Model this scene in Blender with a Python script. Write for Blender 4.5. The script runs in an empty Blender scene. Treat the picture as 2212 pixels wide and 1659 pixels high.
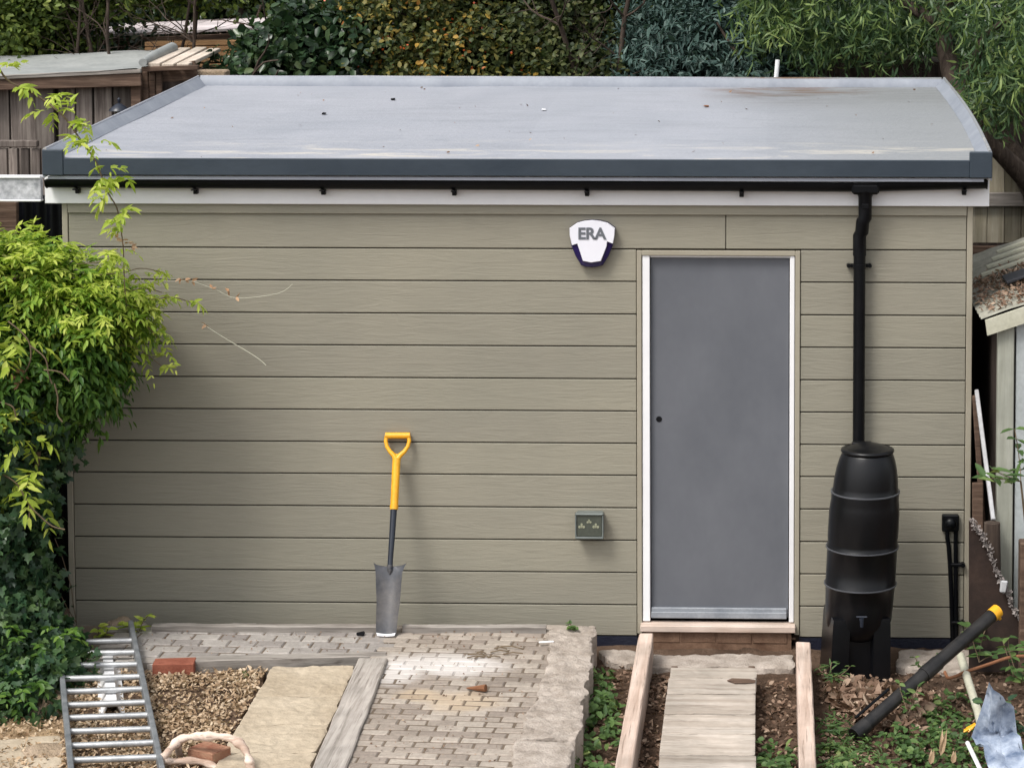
import bpy, math, random
import numpy as np
from mathutils import Vector, Matrix, noise
C=bpy.context.scene
R=math.radians
rng=np.random.default_rng(7); random.seed(7)

# ---------------------------------------------------------------- camera (long lens from an upper window, shift lens)
F=5000.0; WP,HP=2212.0,1659.0
YAW,TILT=R(1.587),R(3.992); PPX,PPY=1513.6,199.9
CAM=Vector((0,-12.66,3.9))
cd=bpy.data.cameras.new('camera'); cam=bpy.data.objects.new('camera',cd); C.collection.objects.link(cam); C.camera=cam
cd.sensor_width=36; cd.lens=F/WP*36; cd.shift_x=(WP/2-PPX)/WP; cd.shift_y=(PPY-HP/2)/WP
cd.clip_start=.1; cd.clip_end=500
cam.location=CAM; cam.rotation_euler=(math.pi/2-TILT,0,YAW)
# ---------------------------------------------------------------- world, sun, exposure
SUN_EL,SUN_AZ=R(55),R(-40)      # azimuth measured from -Y (behind the camera) towards -X
sd=Vector((math.sin(SUN_AZ)*math.cos(SUN_EL),-math.cos(SUN_AZ)*math.cos(SUN_EL),math.sin(SUN_EL)))
w=bpy.data.worlds.new('World'); C.world=w; w.use_nodes=True
nt=w.node_tree; nt.nodes.clear()
sky=nt.nodes.new('ShaderNodeTexSky'); sky.sky_type='NISHITA'; sky.sun_disc=False
sky.sun_elevation=SUN_EL; sky.sun_rotation=math.atan2(sd.x,sd.y); sky.air_density=1.2; sky.dust_density=3.0
hs=nt.nodes.new('ShaderNodeHueSaturation'); hs.inputs['Saturation'].default_value=.22
bg=nt.nodes.new('ShaderNodeBackground'); bg.inputs[1].default_value=.14
ow=nt.nodes.new('ShaderNodeOutputWorld')
nt.links.new(sky.outputs[0],hs.inputs['Color']); nt.links.new(hs.outputs[0],bg.inputs[0]); nt.links.new(bg.outputs[0],ow.inputs[0])
sl=bpy.data.lights.new('sun','SUN'); sl.energy=1.6; sl.angle=R(18); sl.color=(1,.955,.89)
so=bpy.data.objects.new('sun',sl); C.collection.objects.link(so); so.rotation_euler=sd.to_track_quat('Z','Y').to_euler()
C.view_settings.view_transform='Standard'; C.view_settings.look='None'; C.view_settings.gamma=1; C.view_settings.exposure=.66
C.render.engine='CYCLES'; C.cycles.max_bounces=6; C.cycles.transparent_max_bounces=6

# ---------------------------------------------------------------- measuring helpers (photograph point -> place on a plane)
_f=Vector((-math.sin(YAW)*math.cos(TILT),math.cos(YAW)*math.cos(TILT),-math.sin(TILT)))
_r=Vector((math.cos(YAW),math.sin(YAW),0)); _d=_f.cross(_r)
def U(px,py,Y=None,Z=None,X=None):
    v=_f*F+_r*(px-PPX)+_d*(py-PPY)
    t=(Y-CAM.y)/v.y if Y is not None else ((Z-CAM.z)/v.z if Z is not None else (X-CAM.x)/v.x)
    return CAM+v*t
def K(x0,y0,s):
    return lambda x,y:((x0+x/s)/1.0859,(y0+y/s)/1.0859)
def S(Y): return F/(Y-CAM.y)

# ---------------------------------------------------------------- materials
def rgb(*c): return (c[0],c[1],c[2],1)
class NT:
    def __init__(s,name):
        s.m=bpy.data.materials.new(name); s.m.use_nodes=True; s.t=s.m.node_tree; s.t.nodes.clear()
        s.o=s.n('ShaderNodeOutputMaterial'); s.p=s.n('ShaderNodeBsdfPrincipled'); s.l(s.p.outputs[0],s.o.inputs[0])
    def n(s,t): return s.t.nodes.new(t)
    def l(s,a,b): s.t.links.new(a,b)
    def co(s,scale=(1,1,1),rot=(0,0,0),isl=True):
        tc=s.n('ShaderNodeTexCoord'); mp=s.n('ShaderNodeMapping'); mp.inputs['Scale'].default_value=scale; mp.inputs['Rotation'].default_value=rot
        if isl:
            g=s.n('ShaderNodeNewGeometry'); ml=s.n('ShaderNodeVectorMath'); ml.operation='ADD'
            m2=s.n('ShaderNodeMath'); m2.operation='MULTIPLY'; m2.inputs[1].default_value=37
            s.l(g.outputs['Random Per Island'],m2.inputs[0]); s.l(tc.outputs['Object'],ml.inputs[0]); s.l(m2.outputs[0],ml.inputs[1])
            s.l(ml.outputs[0],mp.inputs[0])
        else: s.l(tc.outputs['Object'],mp.inputs[0])
        return mp.outputs[0]
    def noise(s,vec,scale,detail=4,rough=.55,dist=0):
        n=s.n('ShaderNodeTexNoise'); n.inputs['Scale'].default_value=scale; n.inputs['Detail'].default_value=detail
        n.inputs['Roughness'].default_value=rough; n.inputs['Distortion'].default_value=dist; s.l(vec,n.inputs['Vector']); return n.outputs['Fac']
    def ramp(s,fac,stops,interp='LINEAR'):
        r=s.n('ShaderNodeValToRGB'); e=r.color_ramp.elements; r.color_ramp.interpolation=interp
        while len(e)>1: e.remove(e[0])
        e[0].position=stops[0][0]; e[0].color=rgb(*stops[0][1])
        for p,c in stops[1:]:
            k=e.new(p); k.color=rgb(*c)
        s.l(fac,r.inputs[0]); return r.outputs[0]
    def mix(s,a,b,fac,mode='MIX'):
        x=s.n('ShaderNodeMix'); x.data_type='RGBA'; x.blend_type=mode
        for v,i in ((a,6),(b,7)):
            if isinstance(v,tuple): x.inputs[i].default_value=rgb(*v)
            else: s.l(v,x.inputs[i])
        if isinstance(fac,(int,float)): x.inputs[0].default_value=fac
        else: s.l(fac,x.inputs[0])
        return x.outputs[2]
    def mul(s,a,b,op='MULTIPLY'):
        m=s.n('ShaderNodeMath'); m.operation=op
        for v,i in ((a,0),(b,1)):
            if isinstance(v,(int,float)): m.inputs[i].default_value=v
            else: s.l(v,m.inputs[i])
        m.use_clamp=False
        return m.outputs[0]
    def bump(s,h,strength=.3,dist=.01):
        b=s.n('ShaderNodeBump'); b.inputs['Strength'].default_value=strength; b.inputs['Distance'].default_value=dist
        s.l(h,b.inputs['Height']); s.l(b.outputs[0],s.p.inputs['Normal'])
    def fin(s,col,rough=.6,spec=.4):
        if isinstance(col,tuple): s.p.inputs['Base Color'].default_value=rgb(*col)
        else: s.l(col,s.p.inputs['Base Color'])
        if isinstance(rough,(int,float)): s.p.inputs['Roughness'].default_value=rough
        else: s.l(rough,s.p.inputs['Roughness'])
        s.p.inputs['Specular IOR Level'].default_value=spec
        return s.m
def plain(name,c1,c2,scale=8,rough=.6,spec=.4,bump=.15,bd=.004,stretch=(1,1,1),detail=5,mot=.6):
    t=NT(name); v=t.co(stretch); n=t.noise(v,scale,detail,.6); n2=t.noise(v,scale*9,3,.6)
    c=t.ramp(n,[(.3,c1),(.7,c2)]); c=t.mix(c,t.ramp(n2,[(.3,(.78,)*3),(.7,(1.1,)*3)]),mot,'MULTIPLY')
    if bump: t.bump(n2,bump,bd)
    return t.fin(c,rough,spec)
def wood(name,c1,c2,c3,axis=0,rough=.8,scale=1.0,var=.35,crack=True):
    """weathered timber, grain along the given axis; each separate board gets its own tone"""
    t=NT(name); st=[22,22,22]; st[axis]=1.3
    v=t.co(tuple(s_*scale for s_ in st)); n=t.noise(v,1.6,6,.65,.6); v2=t.co((2.5,2.5,2.5)); n2=t.noise(v2,1.2,4,.6)
    st2=[90,90,90]; st2[axis]=3; n3=t.noise(t.co(tuple(st2)),1.0,3,.6)
    c=t.ramp(n,[(.28,c1),(.5,c2),(.72,c3)]); c=t.mix(c,t.ramp(n2,[(.3,(.6,.6,.58)),(.7,(1.15,1.12,1.1))]),.7,'MULTIPLY')
    g=t.n('ShaderNodeNewGeometry'); c=t.mix(c,t.ramp(g.outputs['Random Per Island'],[(0,(1-var,)*3),(1,(1+var*.6,)*3)]),1.0,'MULTIPLY')
    if crack: c=t.mix(c,t.ramp(n3,[(.3,(.35,.32,.3)),(.42,(1,1,1))]),.75,'MULTIPLY')
    t.bump(t.mul(n,n3,'ADD'),.5,.004)
    return t.fin(c,rough,.25)
def leafm(name,stops,rough=.45,trans=.35,gloss=.4):
    """leaf: colour varies leaf by leaf and softly from clump to clump; thin, so some light passes through"""
    t=NT(name); g=t.n('ShaderNodeNewGeometry'); tc=t.n('ShaderNodeTexCoord')
    n=t.noise(tc.outputs['Object'],2.3,3,.6)
    f=t.mul(t.mul(g.outputs['Random Per Island'],.6),t.mul(n,.55),'ADD')
    c=t.ramp(f,stops)
    t.fin(c,rough,gloss)
    tr=t.n('ShaderNodeBsdfTranslucent'); ms=t.n('ShaderNodeMixShader'); ms.inputs[0].default_value=trans
    cc=t.mix(c,(1.1,1.25,.5),.6,'MULTIPLY'); t.l(cc,tr.inputs[0])
    t.l(t.p.outputs[0],ms.inputs[1]); t.l(tr.outputs[0],ms.inputs[2]); t.l(ms.outputs[0],t.o.inputs[0])
    return t.m

M={}
def mk_cladding():
    t=NT('cladding_paint'); v=t.co((1.3,10,13)); n=t.noise(v,1.9,6,.62,2.2); n2=t.noise(t.co((.8,.8,.8),isl=False),1.3,4,.6)
    n3=t.noise(t.co((7,80,70)),1,3,.6,.5)
    c=t.mix((.280,.262,.210),t.ramp(n2,[(.3,(.86,.87,.87)),(.7,(1.06,1.05,1.03))]),.9,'MULTIPLY')
    c=t.mix(c,t.ramp(n,[(.3,(.90,.90,.89)),(.55,(1,1,1)),(.75,(1.05,1.05,1.04))]),.38,'MULTIPLY')
    g=t.n('ShaderNodeNewGeometry'); c=t.mix(c,t.ramp(g.outputs['Random Per Island'],[(0,(.95,.95,.96)),(1,(1.03,1.03,1.02))]),1.0,'MULTIPLY')
    t.bump(t.mul(t.mul(n,1.4),t.mul(n3,.4),'ADD'),.42,.005)
    return t.fin(c,.62,.35)
M['clad']=mk_cladding()
M['trim']=plain('trim_paint',(.31,.28,.215),(.345,.315,.25),6,.6,.35,.05,mot=.15)
M['white']=plain('white_plastic',(.78,.78,.80),(.84,.84,.85),3,.35,.45,.03,mot=.08)
M['alarmw']=plain('alarm_white',(.76,.76,.83),(.80,.80,.86),3,.3,.5,0,mot=.05)
M['navy']=plain('navy_plastic',(.012,.008,.06),(.02,.012,.09),5,.25,.6,0)
M['gletter']=plain('letter_grey',(.13,.14,.16),(.15,.16,.18),5,.5,.3,0)
M['black']=plain('black_plastic',(.0015,.002,.003),(.004,.0045,.006),9,.38,.22,.05)
M['dusty']=plain('dusty_black_plastic',(.005,.0055,.007),(.03,.028,.027),9,.42,.35,.2,mot=.8)
M['slate']=plain('dark_slate',(.035,.036,.042),(.07,.07,.08),8,.6,.3,.3)
M['lip']=plain('eave_felt',(.27,.29,.34),(.33,.35,.40),6,.5,.4,.1,mot=.2)
M['highlight_ring']=plain('butt_highlight',(.05,.053,.062),(.10,.104,.115),6,.4,.5,0,mot=.2)
M['kerb']=plain('shaded_kerb_membrane',(.20,.22,.26),(.28,.30,.34),4,.5,.35,.2,.005,mot=.3)  # roof membrane in a darker copy, shade of the sloped inner faces painted in
M['greystick']=plain('grey_painted_batten',(.34,.34,.35),(.52,.52,.53),6,.6,.3,.1)
M['butt']=plain('butt_plastic',(.002,.0022,.003),(.0055,.0057,.0075),3.5,.33,.33,.2,.002,(1,1,.35))
M['dark']=plain('dark_void',(.006,.006,.007),(.012,.012,.014),6,.9,.1,0)
M['dpc']=plain('damp_membrane',(.006,.008,.02),(.02,.024,.04),8,.35,.5,.5,.01)
M['steel']=plain('galvanised',(.21,.23,.26),(.31,.33,.36),10,.4,.5,.1)
M['alurail']=plain('aluminium_rail',(.11,.12,.13),(.22,.23,.24),14,.45,.5,.1)
M['alu']=plain('aluminium',(.30,.31,.32),(.52,.53,.54),14,.38,.6,.08); M['alu'].node_tree.nodes['Principled BSDF'].inputs['Metallic'].default_value=.45
def mk_roof():
    t=NT('roof_membrane'); v=t.co((.5,.5,.5),isl=False); n=t.noise(v,1.8,6,.6,.4); v2=t.co((1.2,5,1),isl=False); n2=t.noise(v2,1.6,6,.65,.8); n3=t.noise(t.co((1,1,1),isl=False),45,4,.7)
    c=t.ramp(n,[(.3,(.285,.30,.335)),(.7,(.35,.36,.395))])
    c=t.mix(c,t.ramp(n2,[(.3,(.86,.86,.86)),(.5,(1,1,1)),(.7,(1.06,1.05,1.05))]),.8,'MULTIPLY')
    tcs=t.n('ShaderNodeTexCoord'); sps=t.n('ShaderNodeSeparateXYZ'); t.l(tcs.outputs['Object'],sps.inputs[0])
    fr_=t.mul(t.mul(sps.outputs[0],.72),0.0,'FLOOR'); wn=t.n('ShaderNodeTexWhiteNoise'); wn.noise_dimensions='1D'; t.l(fr_,wn.inputs['W'])
    c=t.mix(c,t.ramp(wn.outputs['Value'],[(0,(.955,.955,.96)),(1,(1.03,1.03,1.03))]),1.0,'MULTIPLY')
    # back right corner darker in broken patches and stained brown; front lip stained pale
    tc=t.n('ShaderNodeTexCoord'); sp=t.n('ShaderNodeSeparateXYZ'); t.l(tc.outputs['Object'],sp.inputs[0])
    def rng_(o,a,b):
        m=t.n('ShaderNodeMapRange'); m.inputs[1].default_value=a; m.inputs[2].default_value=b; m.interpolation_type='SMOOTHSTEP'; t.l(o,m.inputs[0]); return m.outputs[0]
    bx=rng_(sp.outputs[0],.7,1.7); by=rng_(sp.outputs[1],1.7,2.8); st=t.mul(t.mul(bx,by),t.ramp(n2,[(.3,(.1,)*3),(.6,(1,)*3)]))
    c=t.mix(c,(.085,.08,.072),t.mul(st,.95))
    rr=t.mul(rng_(sp.outputs[0],.9,2.4),.75); c=t.mix(c,(.215,.225,.225),rr)  # right side greyed darker: shade of the overhanging willow put into the colour
    rust=t.mul(t.mul(rng_(sp.outputs[1],2.45,3.0),t.mul(rng_(sp.outputs[0],.8,1.4),rng_(sp.outputs[0],2.3,1.6))),t.mul(rng_(n2,.44,.6),.85)); c=t.mix(c,(.15,.085,.05),rust)
    fy=rng_(sp.outputs[1],.75,-.1); pf=t.mul(fy,rng_(n2,.5,.66)); c=t.mix(c,(.58,.53,.44),t.mul(pf,.7))
    c=t.mix(c,t.ramp(n3,[(.3,(.88,)*3),(.6,(1.03,)*3)]),.7,'MULTIPLY')
    t.bump(t.mul(t.mul(n2,2.2),n3,'ADD'),.35,.010)
    return t.fin(c,.5,.35)
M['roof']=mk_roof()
M['rooftrim']=plain('roof_trim',(.026,.038,.053),(.042,.056,.073),3,.42,.4,.2,.004,(.6,1,1),mot=.3)
M['doorp']=plain('door_grey',(.108,.115,.132),(.138,.145,.163),2.0,.5,.4,.05,.003,(1.4,1,.9),mot=.14,detail=8)
M['grey_old']=wood('wood_grey',(.16,.14,.125),(.30,.275,.25),(.42,.39,.36),0)
M['grey_oldz']=wood('fence_wood',(.06,.045,.04),(.17,.145,.13),(.30,.265,.235),2,.85,.5,.55)
M['grey_oldy']=wood('wood_grey_deep',(.24,.215,.19),(.40,.365,.335),(.52,.48,.44),1)
M['fence_r']=wood('mossy_fence',(.20,.18,.12),(.32,.29,.22),(.42,.39,.31),2,.85,.6,.25)
M['rail']=wood('rail_wood',(.42,.31,.25),(.56,.44,.37),(.68,.57,.50),1,.8,.6,.15)
M['path']=wood('path_boards',(.31,.26,.215),(.46,.405,.35),(.60,.545,.49),0,.85,.35,.13)
M['sill']=wood('sill_wood',(.48,.36,.28),(.60,.49,.42),(.68,.60,.54),0,.8,.5,.1,False)
M['orange']=wood('new_timber',(.22,.12,.055),(.33,.19,.09),(.42,.26,.14),0,.8,.6,.3)
M['pale']=wood('pale_timber',(.50,.42,.34),(.62,.54,.46),(.74,.66,.58),1,.8,.5,.15)
M['pinkboards']=wood('bleached_boards',(.42,.36,.36),(.62,.56,.57),(.74,.70,.72),0,.8,.5,.2)
M['brown']=wood('old_brown_timber',(.05,.032,.024),(.11,.07,.05),(.20,.14,.105),0)
M['brownz']=wood('dark_upright_timber',(.02,.015,.013),(.045,.033,.028),(.08,.06,.05),2)
M['cream']=plain('cream_paint',(.44,.43,.33),(.54,.53,.43),6,.6,.3,.2)
M['sage']=wood('sage_boards',(.26,.265,.22),(.34,.35,.30),(.42,.43,.38),2,.7,.5,.1,False)
M['sagepanel']=plain('pale_panel',(.36,.39,.39),(.42,.45,.45),4,.6,.3,.1)
M['felt']=plain('roof_felt',(.24,.255,.25),(.34,.35,.34),3,.8,.3,.3)
M['yellow']=plain('yellow_plastic',(.78,.36,.012),(.85,.42,.02),8,.38,.5,.05)
M['spade_steel']=plain('worn_steel',(.04,.048,.065),(.15,.14,.135),6,.5,.5,.2); M['spade_steel'].node_tree.nodes['Principled BSDF'].inputs['Metallic'].default_value=.2
M['shaft']=plain('black_paint',(.012,.016,.026),(.02,.026,.04),9,.35,.5,.03)
M['soil']=plain('soil',(.055,.035,.024),(.135,.09,.063),5,.95,.1,.9,.02)
M['earth']=plain('packed_earth',(.24,.16,.095),(.40,.29,.18),4,.95,.1,.8,.02)
M['concrete']=plain('old_concrete',(.29,.245,.205),(.52,.455,.40),10,.9,.15,.8,.012)
M['slab']=plain('sandstone',(.38,.31,.225),(.53,.45,.345),2.6,.85,.2,.9,.012,detail=7)
M['rust']=plain('rusty_sheet',(.018,.013,.012),(.05,.032,.025),5,.85,.2,.3)
M['rustrod']=plain('rusty_rod',(.16,.07,.035),(.28,.13,.07),12,.8,.2,.2)
M['mould']=plain('flaky_edge',(.18,.155,.145),(.38,.34,.32),25,.9,.1,.6)
M['blue_sheet']=plain('blue_plastic_sheet',(.10,.14,.22),(.50,.56,.66),9,.25,.6,.3)
M['bark']=wood('bark',(.03,.021,.017),(.065,.048,.038),(.13,.10,.08),2,.9,.8,.1)
M['twig']=plain('twig',(.11,.08,.05),(.19,.14,.09),12,.8,.2,.2)
M['drift']=wood('bleached_branch',(.34,.22,.16),(.62,.50,.42),(.80,.70,.62),0,.75,.5,.05)
M['dryleaf']=leafm('dry_leaf',[(0,(.14,.085,.05)),(.3,(.30,.20,.12)),(.6,(.48,.35,.23)),(.9,(.66,.54,.40))],.7,.15,.2)
M['litter']=leafm('leaf_litter',[(0,(.06,.034,.024)),(.35,(.14,.085,.056)),(.65,(.26,.17,.12)),(.95,(.46,.35,.26))],.7,.1,.2)
def mk_paver(name,c1,c2,c3,lime=None,tan=None):
    t=NT(name); g=t.n('ShaderNodeNewGeometry'); c=t.ramp(g.outputs['Random Per Island'],[(0,c1),(.5,c2),(1,c3)])
    v=t.co((1,1,1),isl=False); n=t.noise(v,3,5,.6); n2=t.noise(v,55,4,.7)
    c=t.mix(c,t.ramp(n,[(.3,(.80,.79,.77)),(.7,(1.12,1.11,1.1))]),.8,'MULTIPLY')
    c=t.mix(c,t.ramp(n2,[(.3,(.72,)*3),(.65,(1.08,)*3)]),.8,'MULTIPLY')
    def spot(cx,cy,rx,ry,col,amt,lo=.35,hi=1.0):
        nonlocal c
        tc=t.n('ShaderNodeTexCoord'); mp=t.n('ShaderNodeMapping'); mp.vector_type='POINT'; mp.inputs['Scale'].default_value=(1/rx,1/ry,0); mp.inputs['Location'].default_value=(-cx/rx,-cy/ry,0)
        t.l(tc.outputs['Object'],mp.inputs[0]); L=t.n('ShaderNodeVectorMath'); L.operation='LENGTH'; t.l(mp.outputs[0],L.inputs[0])
        d=t.mul(L.outputs['Value'],t.mul(t.noise(v,6,5,.65),1.1),'ADD')
        mr=t.n('ShaderNodeMapRange'); mr.inputs[1].default_value=1.75; mr.inputs[2].default_value=.95; mr.inputs[3].default_value=0; mr.inputs[4].default_value=amt*.85; mr.interpolation_type='SMOOTHSTEP'; t.l(d,mr.inputs[0])
        c=t.mix(c,col,mr.outputs[0])
    if lime:
        for a in lime: spot(*a,(.62,.585,.56),.85)
    if tan:
        for a in tan: spot(*a,(.50,.38,.25),.6)
    t.bump(t.mul(n,n2,'ADD'),.5,.006)
    return t.fin(c,.85,.2)
def mk_brick(name,c1,c2):
    return plain(name,c1,c2,9,.85,.2,.6,.006)
M['brick']=mk_brick('red_brick_clay',(.20,.06,.038),(.34,.125,.08))
M['brick2']=mk_brick('mixed_brick_clay',(.24,.09,.055),(.42,.26,.17))
M['stone']=plain('tan_stone',(.28,.21,.14),(.46,.36,.27),7,.9,.1,.9,.02)
# leaves
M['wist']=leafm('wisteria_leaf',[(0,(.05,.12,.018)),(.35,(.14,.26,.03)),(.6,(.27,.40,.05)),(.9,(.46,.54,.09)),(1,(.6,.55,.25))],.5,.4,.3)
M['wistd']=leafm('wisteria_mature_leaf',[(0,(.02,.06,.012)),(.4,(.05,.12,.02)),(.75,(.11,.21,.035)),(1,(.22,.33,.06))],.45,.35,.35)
M['wist2']=leafm('wisteria_young_leaf',[(0,(.20,.32,.04)),(.5,(.40,.50,.07)),(.9,(.62,.66,.16))],.5,.45,.3)
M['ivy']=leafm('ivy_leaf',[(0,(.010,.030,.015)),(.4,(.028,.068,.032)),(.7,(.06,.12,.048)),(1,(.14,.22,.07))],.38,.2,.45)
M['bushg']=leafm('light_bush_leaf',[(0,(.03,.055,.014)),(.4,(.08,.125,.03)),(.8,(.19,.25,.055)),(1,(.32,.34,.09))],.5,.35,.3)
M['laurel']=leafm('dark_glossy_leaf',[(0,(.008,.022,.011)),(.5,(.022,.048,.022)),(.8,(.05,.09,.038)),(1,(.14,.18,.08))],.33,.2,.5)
M['cot']=leafm('autumn_leaf',[(0,(.018,.03,.012)),(.42,(.055,.075,.024)),(.70,(.115,.125,.04)),(.82,(.24,.20,.05)),(.90,(.44,.27,.05)),(.94,(.42,.13,.05)),(1,(.34,.07,.04))],.5,.3,.3)
M['darkbush']=leafm('dark_bush_leaf',[(0,(.012,.024,.011)),(.4,(.034,.052,.020)),(.7,(.075,.095,.035)),(1,(.17,.17,.06))],.5,.3,.3)
M['thorn']=leafm('thorn_leaf',[(0,(.018,.035,.012)),(.4,(.06,.095,.026)),(.75,(.17,.20,.05)),(.92,(.32,.22,.06)),(1,(.45,.17,.04))],.5,.35,.3)
M['conif']=leafm('blue_conifer_spray',[(0,(.010,.026,.022)),(.4,(.028,.058,.050)),(.8,(.075,.125,.108)),(1,(.14,.20,.17))],.5,.15,.3)
M['willow']=leafm('willow_leaf',[(0,(.014,.036,.016)),(.4,(.040,.080,.034)),(.72,(.085,.145,.055)),(.9,(.19,.25,.08)),(1,(.32,.35,.10))],.45,.25,.35)
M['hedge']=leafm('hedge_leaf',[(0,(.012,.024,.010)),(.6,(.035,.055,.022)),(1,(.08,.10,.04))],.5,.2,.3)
M['willow2']=leafm('young_willow_leaf',[(0,(.03,.07,.022)),(.5,(.10,.165,.05)),(.85,(.22,.29,.09)),(1,(.34,.37,.13))],.45,.3,.35)
M['weed']=leafm('weed_leaf',[(0,(.025,.055,.018)),(.4,(.06,.115,.035)),(.8,(.12,.20,.06)),(1,(.30,.34,.12))],.5,.3,.3)
M['berry']=plain('berry',(.45,.05,.015),(.55,.12,.02),20,.35,.5,0)
M['deadleaf']=leafm('dead_twig_leaf',[(0,(.28,.14,.07)),(.5,(.45,.26,.15)),(1,(.6,.42,.28))],.7,.2,.2)

# ---------------------------------------------------------------- object helpers
COL=C.collection
def tag(o,label=None,cat=None,group=None,kind=None):
    if label: o['label']=label
    if cat: o['category']=cat
    if group: o['group']=group
    if kind: o['kind']=kind
    return o
def thing(name,loc,label,cat,group=None):
    o=bpy.data.objects.new(name,None); o.location=loc; o.empty_display_size=.1; COL.objects.link(o); return tag(o,label,cat,group)
def base(o):
    v=Vector((0,0,0))
    while o: v+=o.location; o=o.parent
    return v
class MB:
    def __init__(s): s.v=[]; s.f=[]
    def add(s,vs,fs):
        n=len(s.v); s.v+=[tuple(x) for x in vs]; s.f+=[tuple(i+n for i in f) for f in fs]; return s
    def frame(s,o,ax,ay,az,hx,hy,hz,c=0.0,jit=0):
        """box with centre o, unit axes, half sizes, chamfer c"""
        o=Vector(o)
        if c<=0:
            P=[o+ax*(sx*hx)+ay*(sy*hy)+az*(sz*hz) for sz in(-1,1) for sy in(-1,1) for sx in(-1,1)]
            if jit: P=[p+Vector((random.uniform(-jit,jit),random.uniform(-jit,jit),random.uniform(-jit,jit))) for p in P]
            return s.add(P,[(0,2,3,1),(4,5,7,6),(0,1,5,4),(2,6,7,3),(0,4,6,2),(1,3,7,5)])
        c=min(c,hx*.9,hy*.9,hz*.9); P=[]; idx={}
        for sx in(-1,1):
            for sy in(-1,1):
                for sz in(-1,1):
                    j=Vector((random.uniform(-jit,jit),random.uniform(-jit,jit),random.uniform(-jit,jit))) if jit else Vector((0,0,0))
                    for k in range(3):
                        h=[hx,hy,hz]
                        for q in range(3):
                            if q!=k: h[q]-=c
                        idx[(sx,sy,sz,k)]=len(P); P.append(o+ax*(sx*h[0])+ay*(sy*h[1])+az*(sz*h[2])+j)
        fs=[]
        I=lambda a,b,c_,k:idx[(a,b,c_,k)]
        for sg in(-1,1):
            q=[(-1,-1),(1,-1),(1,1),(-1,1)]
            if sg<0: q=q[::-1]
            fs.append(tuple(I(sg,a,b,0) for a,b in q)); fs.append(tuple(I(b,sg,a,1) for a,b in q)); fs.append(tuple(I(a,b,sg,2) for a,b in q))
        for a in(-1,1):
            for b in(-1,1):
                fs.append((I(a,b,-1,0),I(a,b,1,0),I(a,b,1,1),I(a,b,-1,1)) if a*b<0 else (I(a,b,-1,1),I(a,b,1,1),I(a,b,1,0),I(a,b,-1,0)))
                fs.append((I(a,-1,b,0),I(a,-1,b,2),I(a,1,b,2),I(a,1,b,0)) if a*b<0 else (I(a,-1,b,0),I(a,1,b,0),I(a,1,b,2),I(a,-1,b,2)))
                fs.append((I(-1,a,b,1),I(1,a,b,1),I(1,a,b,2),I(-1,a,b,2)) if a*b<0 else (I(-1,a,b,1),I(-1,a,b,2),I(1,a,b,2),I(1,a,b,1)))
                for d in(-1,1): fs.append(tuple(I(a,b,d,k) for k in ((0,1,2) if a*b*d>0 else (2,1,0))))
        return s.add(P,fs)
    def box(s,x0,x1,y0,y1,z0,z1,c=0.0,jit=0):
        return s.frame(((x0+x1)/2,(y0+y1)/2,(z0+z1)/2),Vector((1,0,0)),Vector((0,1,0)),Vector((0,0,1)),abs(x1-x0)/2,abs(y1-y0)/2,abs(z1-z0)/2,c,jit)
    def beam(s,a,b,wd,th,up=(0,0,1),c=.003,jit=0):
        a,b=Vector(a),Vector(b); ax=(b-a).normalized(); ay=Vector(up).cross(ax).normalized(); az=ax.cross(ay)
        return s.frame((a+b)/2,ax,ay,az,(b-a).length/2,wd/2,th/2,c,jit)
    def tube(s,pts,rad,n=10,cap=True):
        pts=[Vector(p) for p in pts]; m=len(pts)
        if isinstance(rad,(int,float)): rad=[rad]*m
        t0=(pts[1]-pts[0]).normalized(); u=t0.orthogonal().normalized(); V=[]
        for i,p in enumerate(pts):
            t=((pts[min(i+1,m-1)]-pts[max(i-1,0)])).normalized(); u=(u-t*u.dot(t)).normalized(); w_=t.cross(u)
            for k in range(n):
                a=2*math.pi*k/n; V.append(p+(u*math.cos(a)+w_*math.sin(a))*rad[i])
        fs=[(i*n+k,i*n+(k+1)%n,(i+1)*n+(k+1)%n,(i+1)*n+k) for i in range(m-1) for k in range(n)]
        if cap: fs+=[tuple(range(n))[::-1],tuple((m-1)*n+k for k in range(n))]
        return s.add(V,fs)
    def lathe(s,prof,n=48,org=(0,0,0),lean=(0,0),cap=True):
        V=[];m=len(prof)
        for r,z in prof:
            for k in range(n):
                a=2*math.pi*k/n; V.append((org[0]+r*math.cos(a)+lean[0]*z,org[1]+r*math.sin(a)+lean[1]*z,org[2]+z))
        fs=[(i*n+k,i*n+(k+1)%n,(i+1)*n+(k+1)%n,(i+1)*n+k) for i in range(m-1) for k in range(n)]
        if cap: fs+=[tuple(range(n))[::-1],tuple((m-1)*n+k for k in range(n))]
        return s.add(V,fs)
    def prism(s,poly,d):
        """polygon (list of 3-D points) extruded by vector d"""
        n=len(poly); P=[Vector(p) for p in poly]; Q=[p+Vector(d) for p in P]
        return s.add(P+Q,[tuple(range(n))[::-1],tuple(range(n,2*n))]+[(k,(k+1)%n,n+(k+1)%n,n+k) for k in range(n)])
    def build(s,name,mat,parent=None,smooth=35,label=None):
        me=bpy.data.meshes.new(name); b=base(parent) if parent else Vector((0,0,0))
        me.from_pydata([(x-b.x,y-b.y,z-b.z) for x,y,z in s.v],[],s.f); me.update()
        import bmesh
        bm=bmesh.new(); bm.from_mesh(me); bmesh.ops.recalc_face_normals(bm,faces=bm.faces); bm.to_mesh(me); bm.free()
        if smooth:
            me.polygons.foreach_set('use_smooth',[True]*len(me.polygons)); me.set_sharp_from_angle(angle=R(smooth))
        me.materials.append(M[mat] if isinstance(mat,str) else mat)
        o=bpy.data.objects.new(name,me); COL.objects.link(o)
        if parent: o.parent=parent
        if label: o['label']=label
        return o
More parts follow.
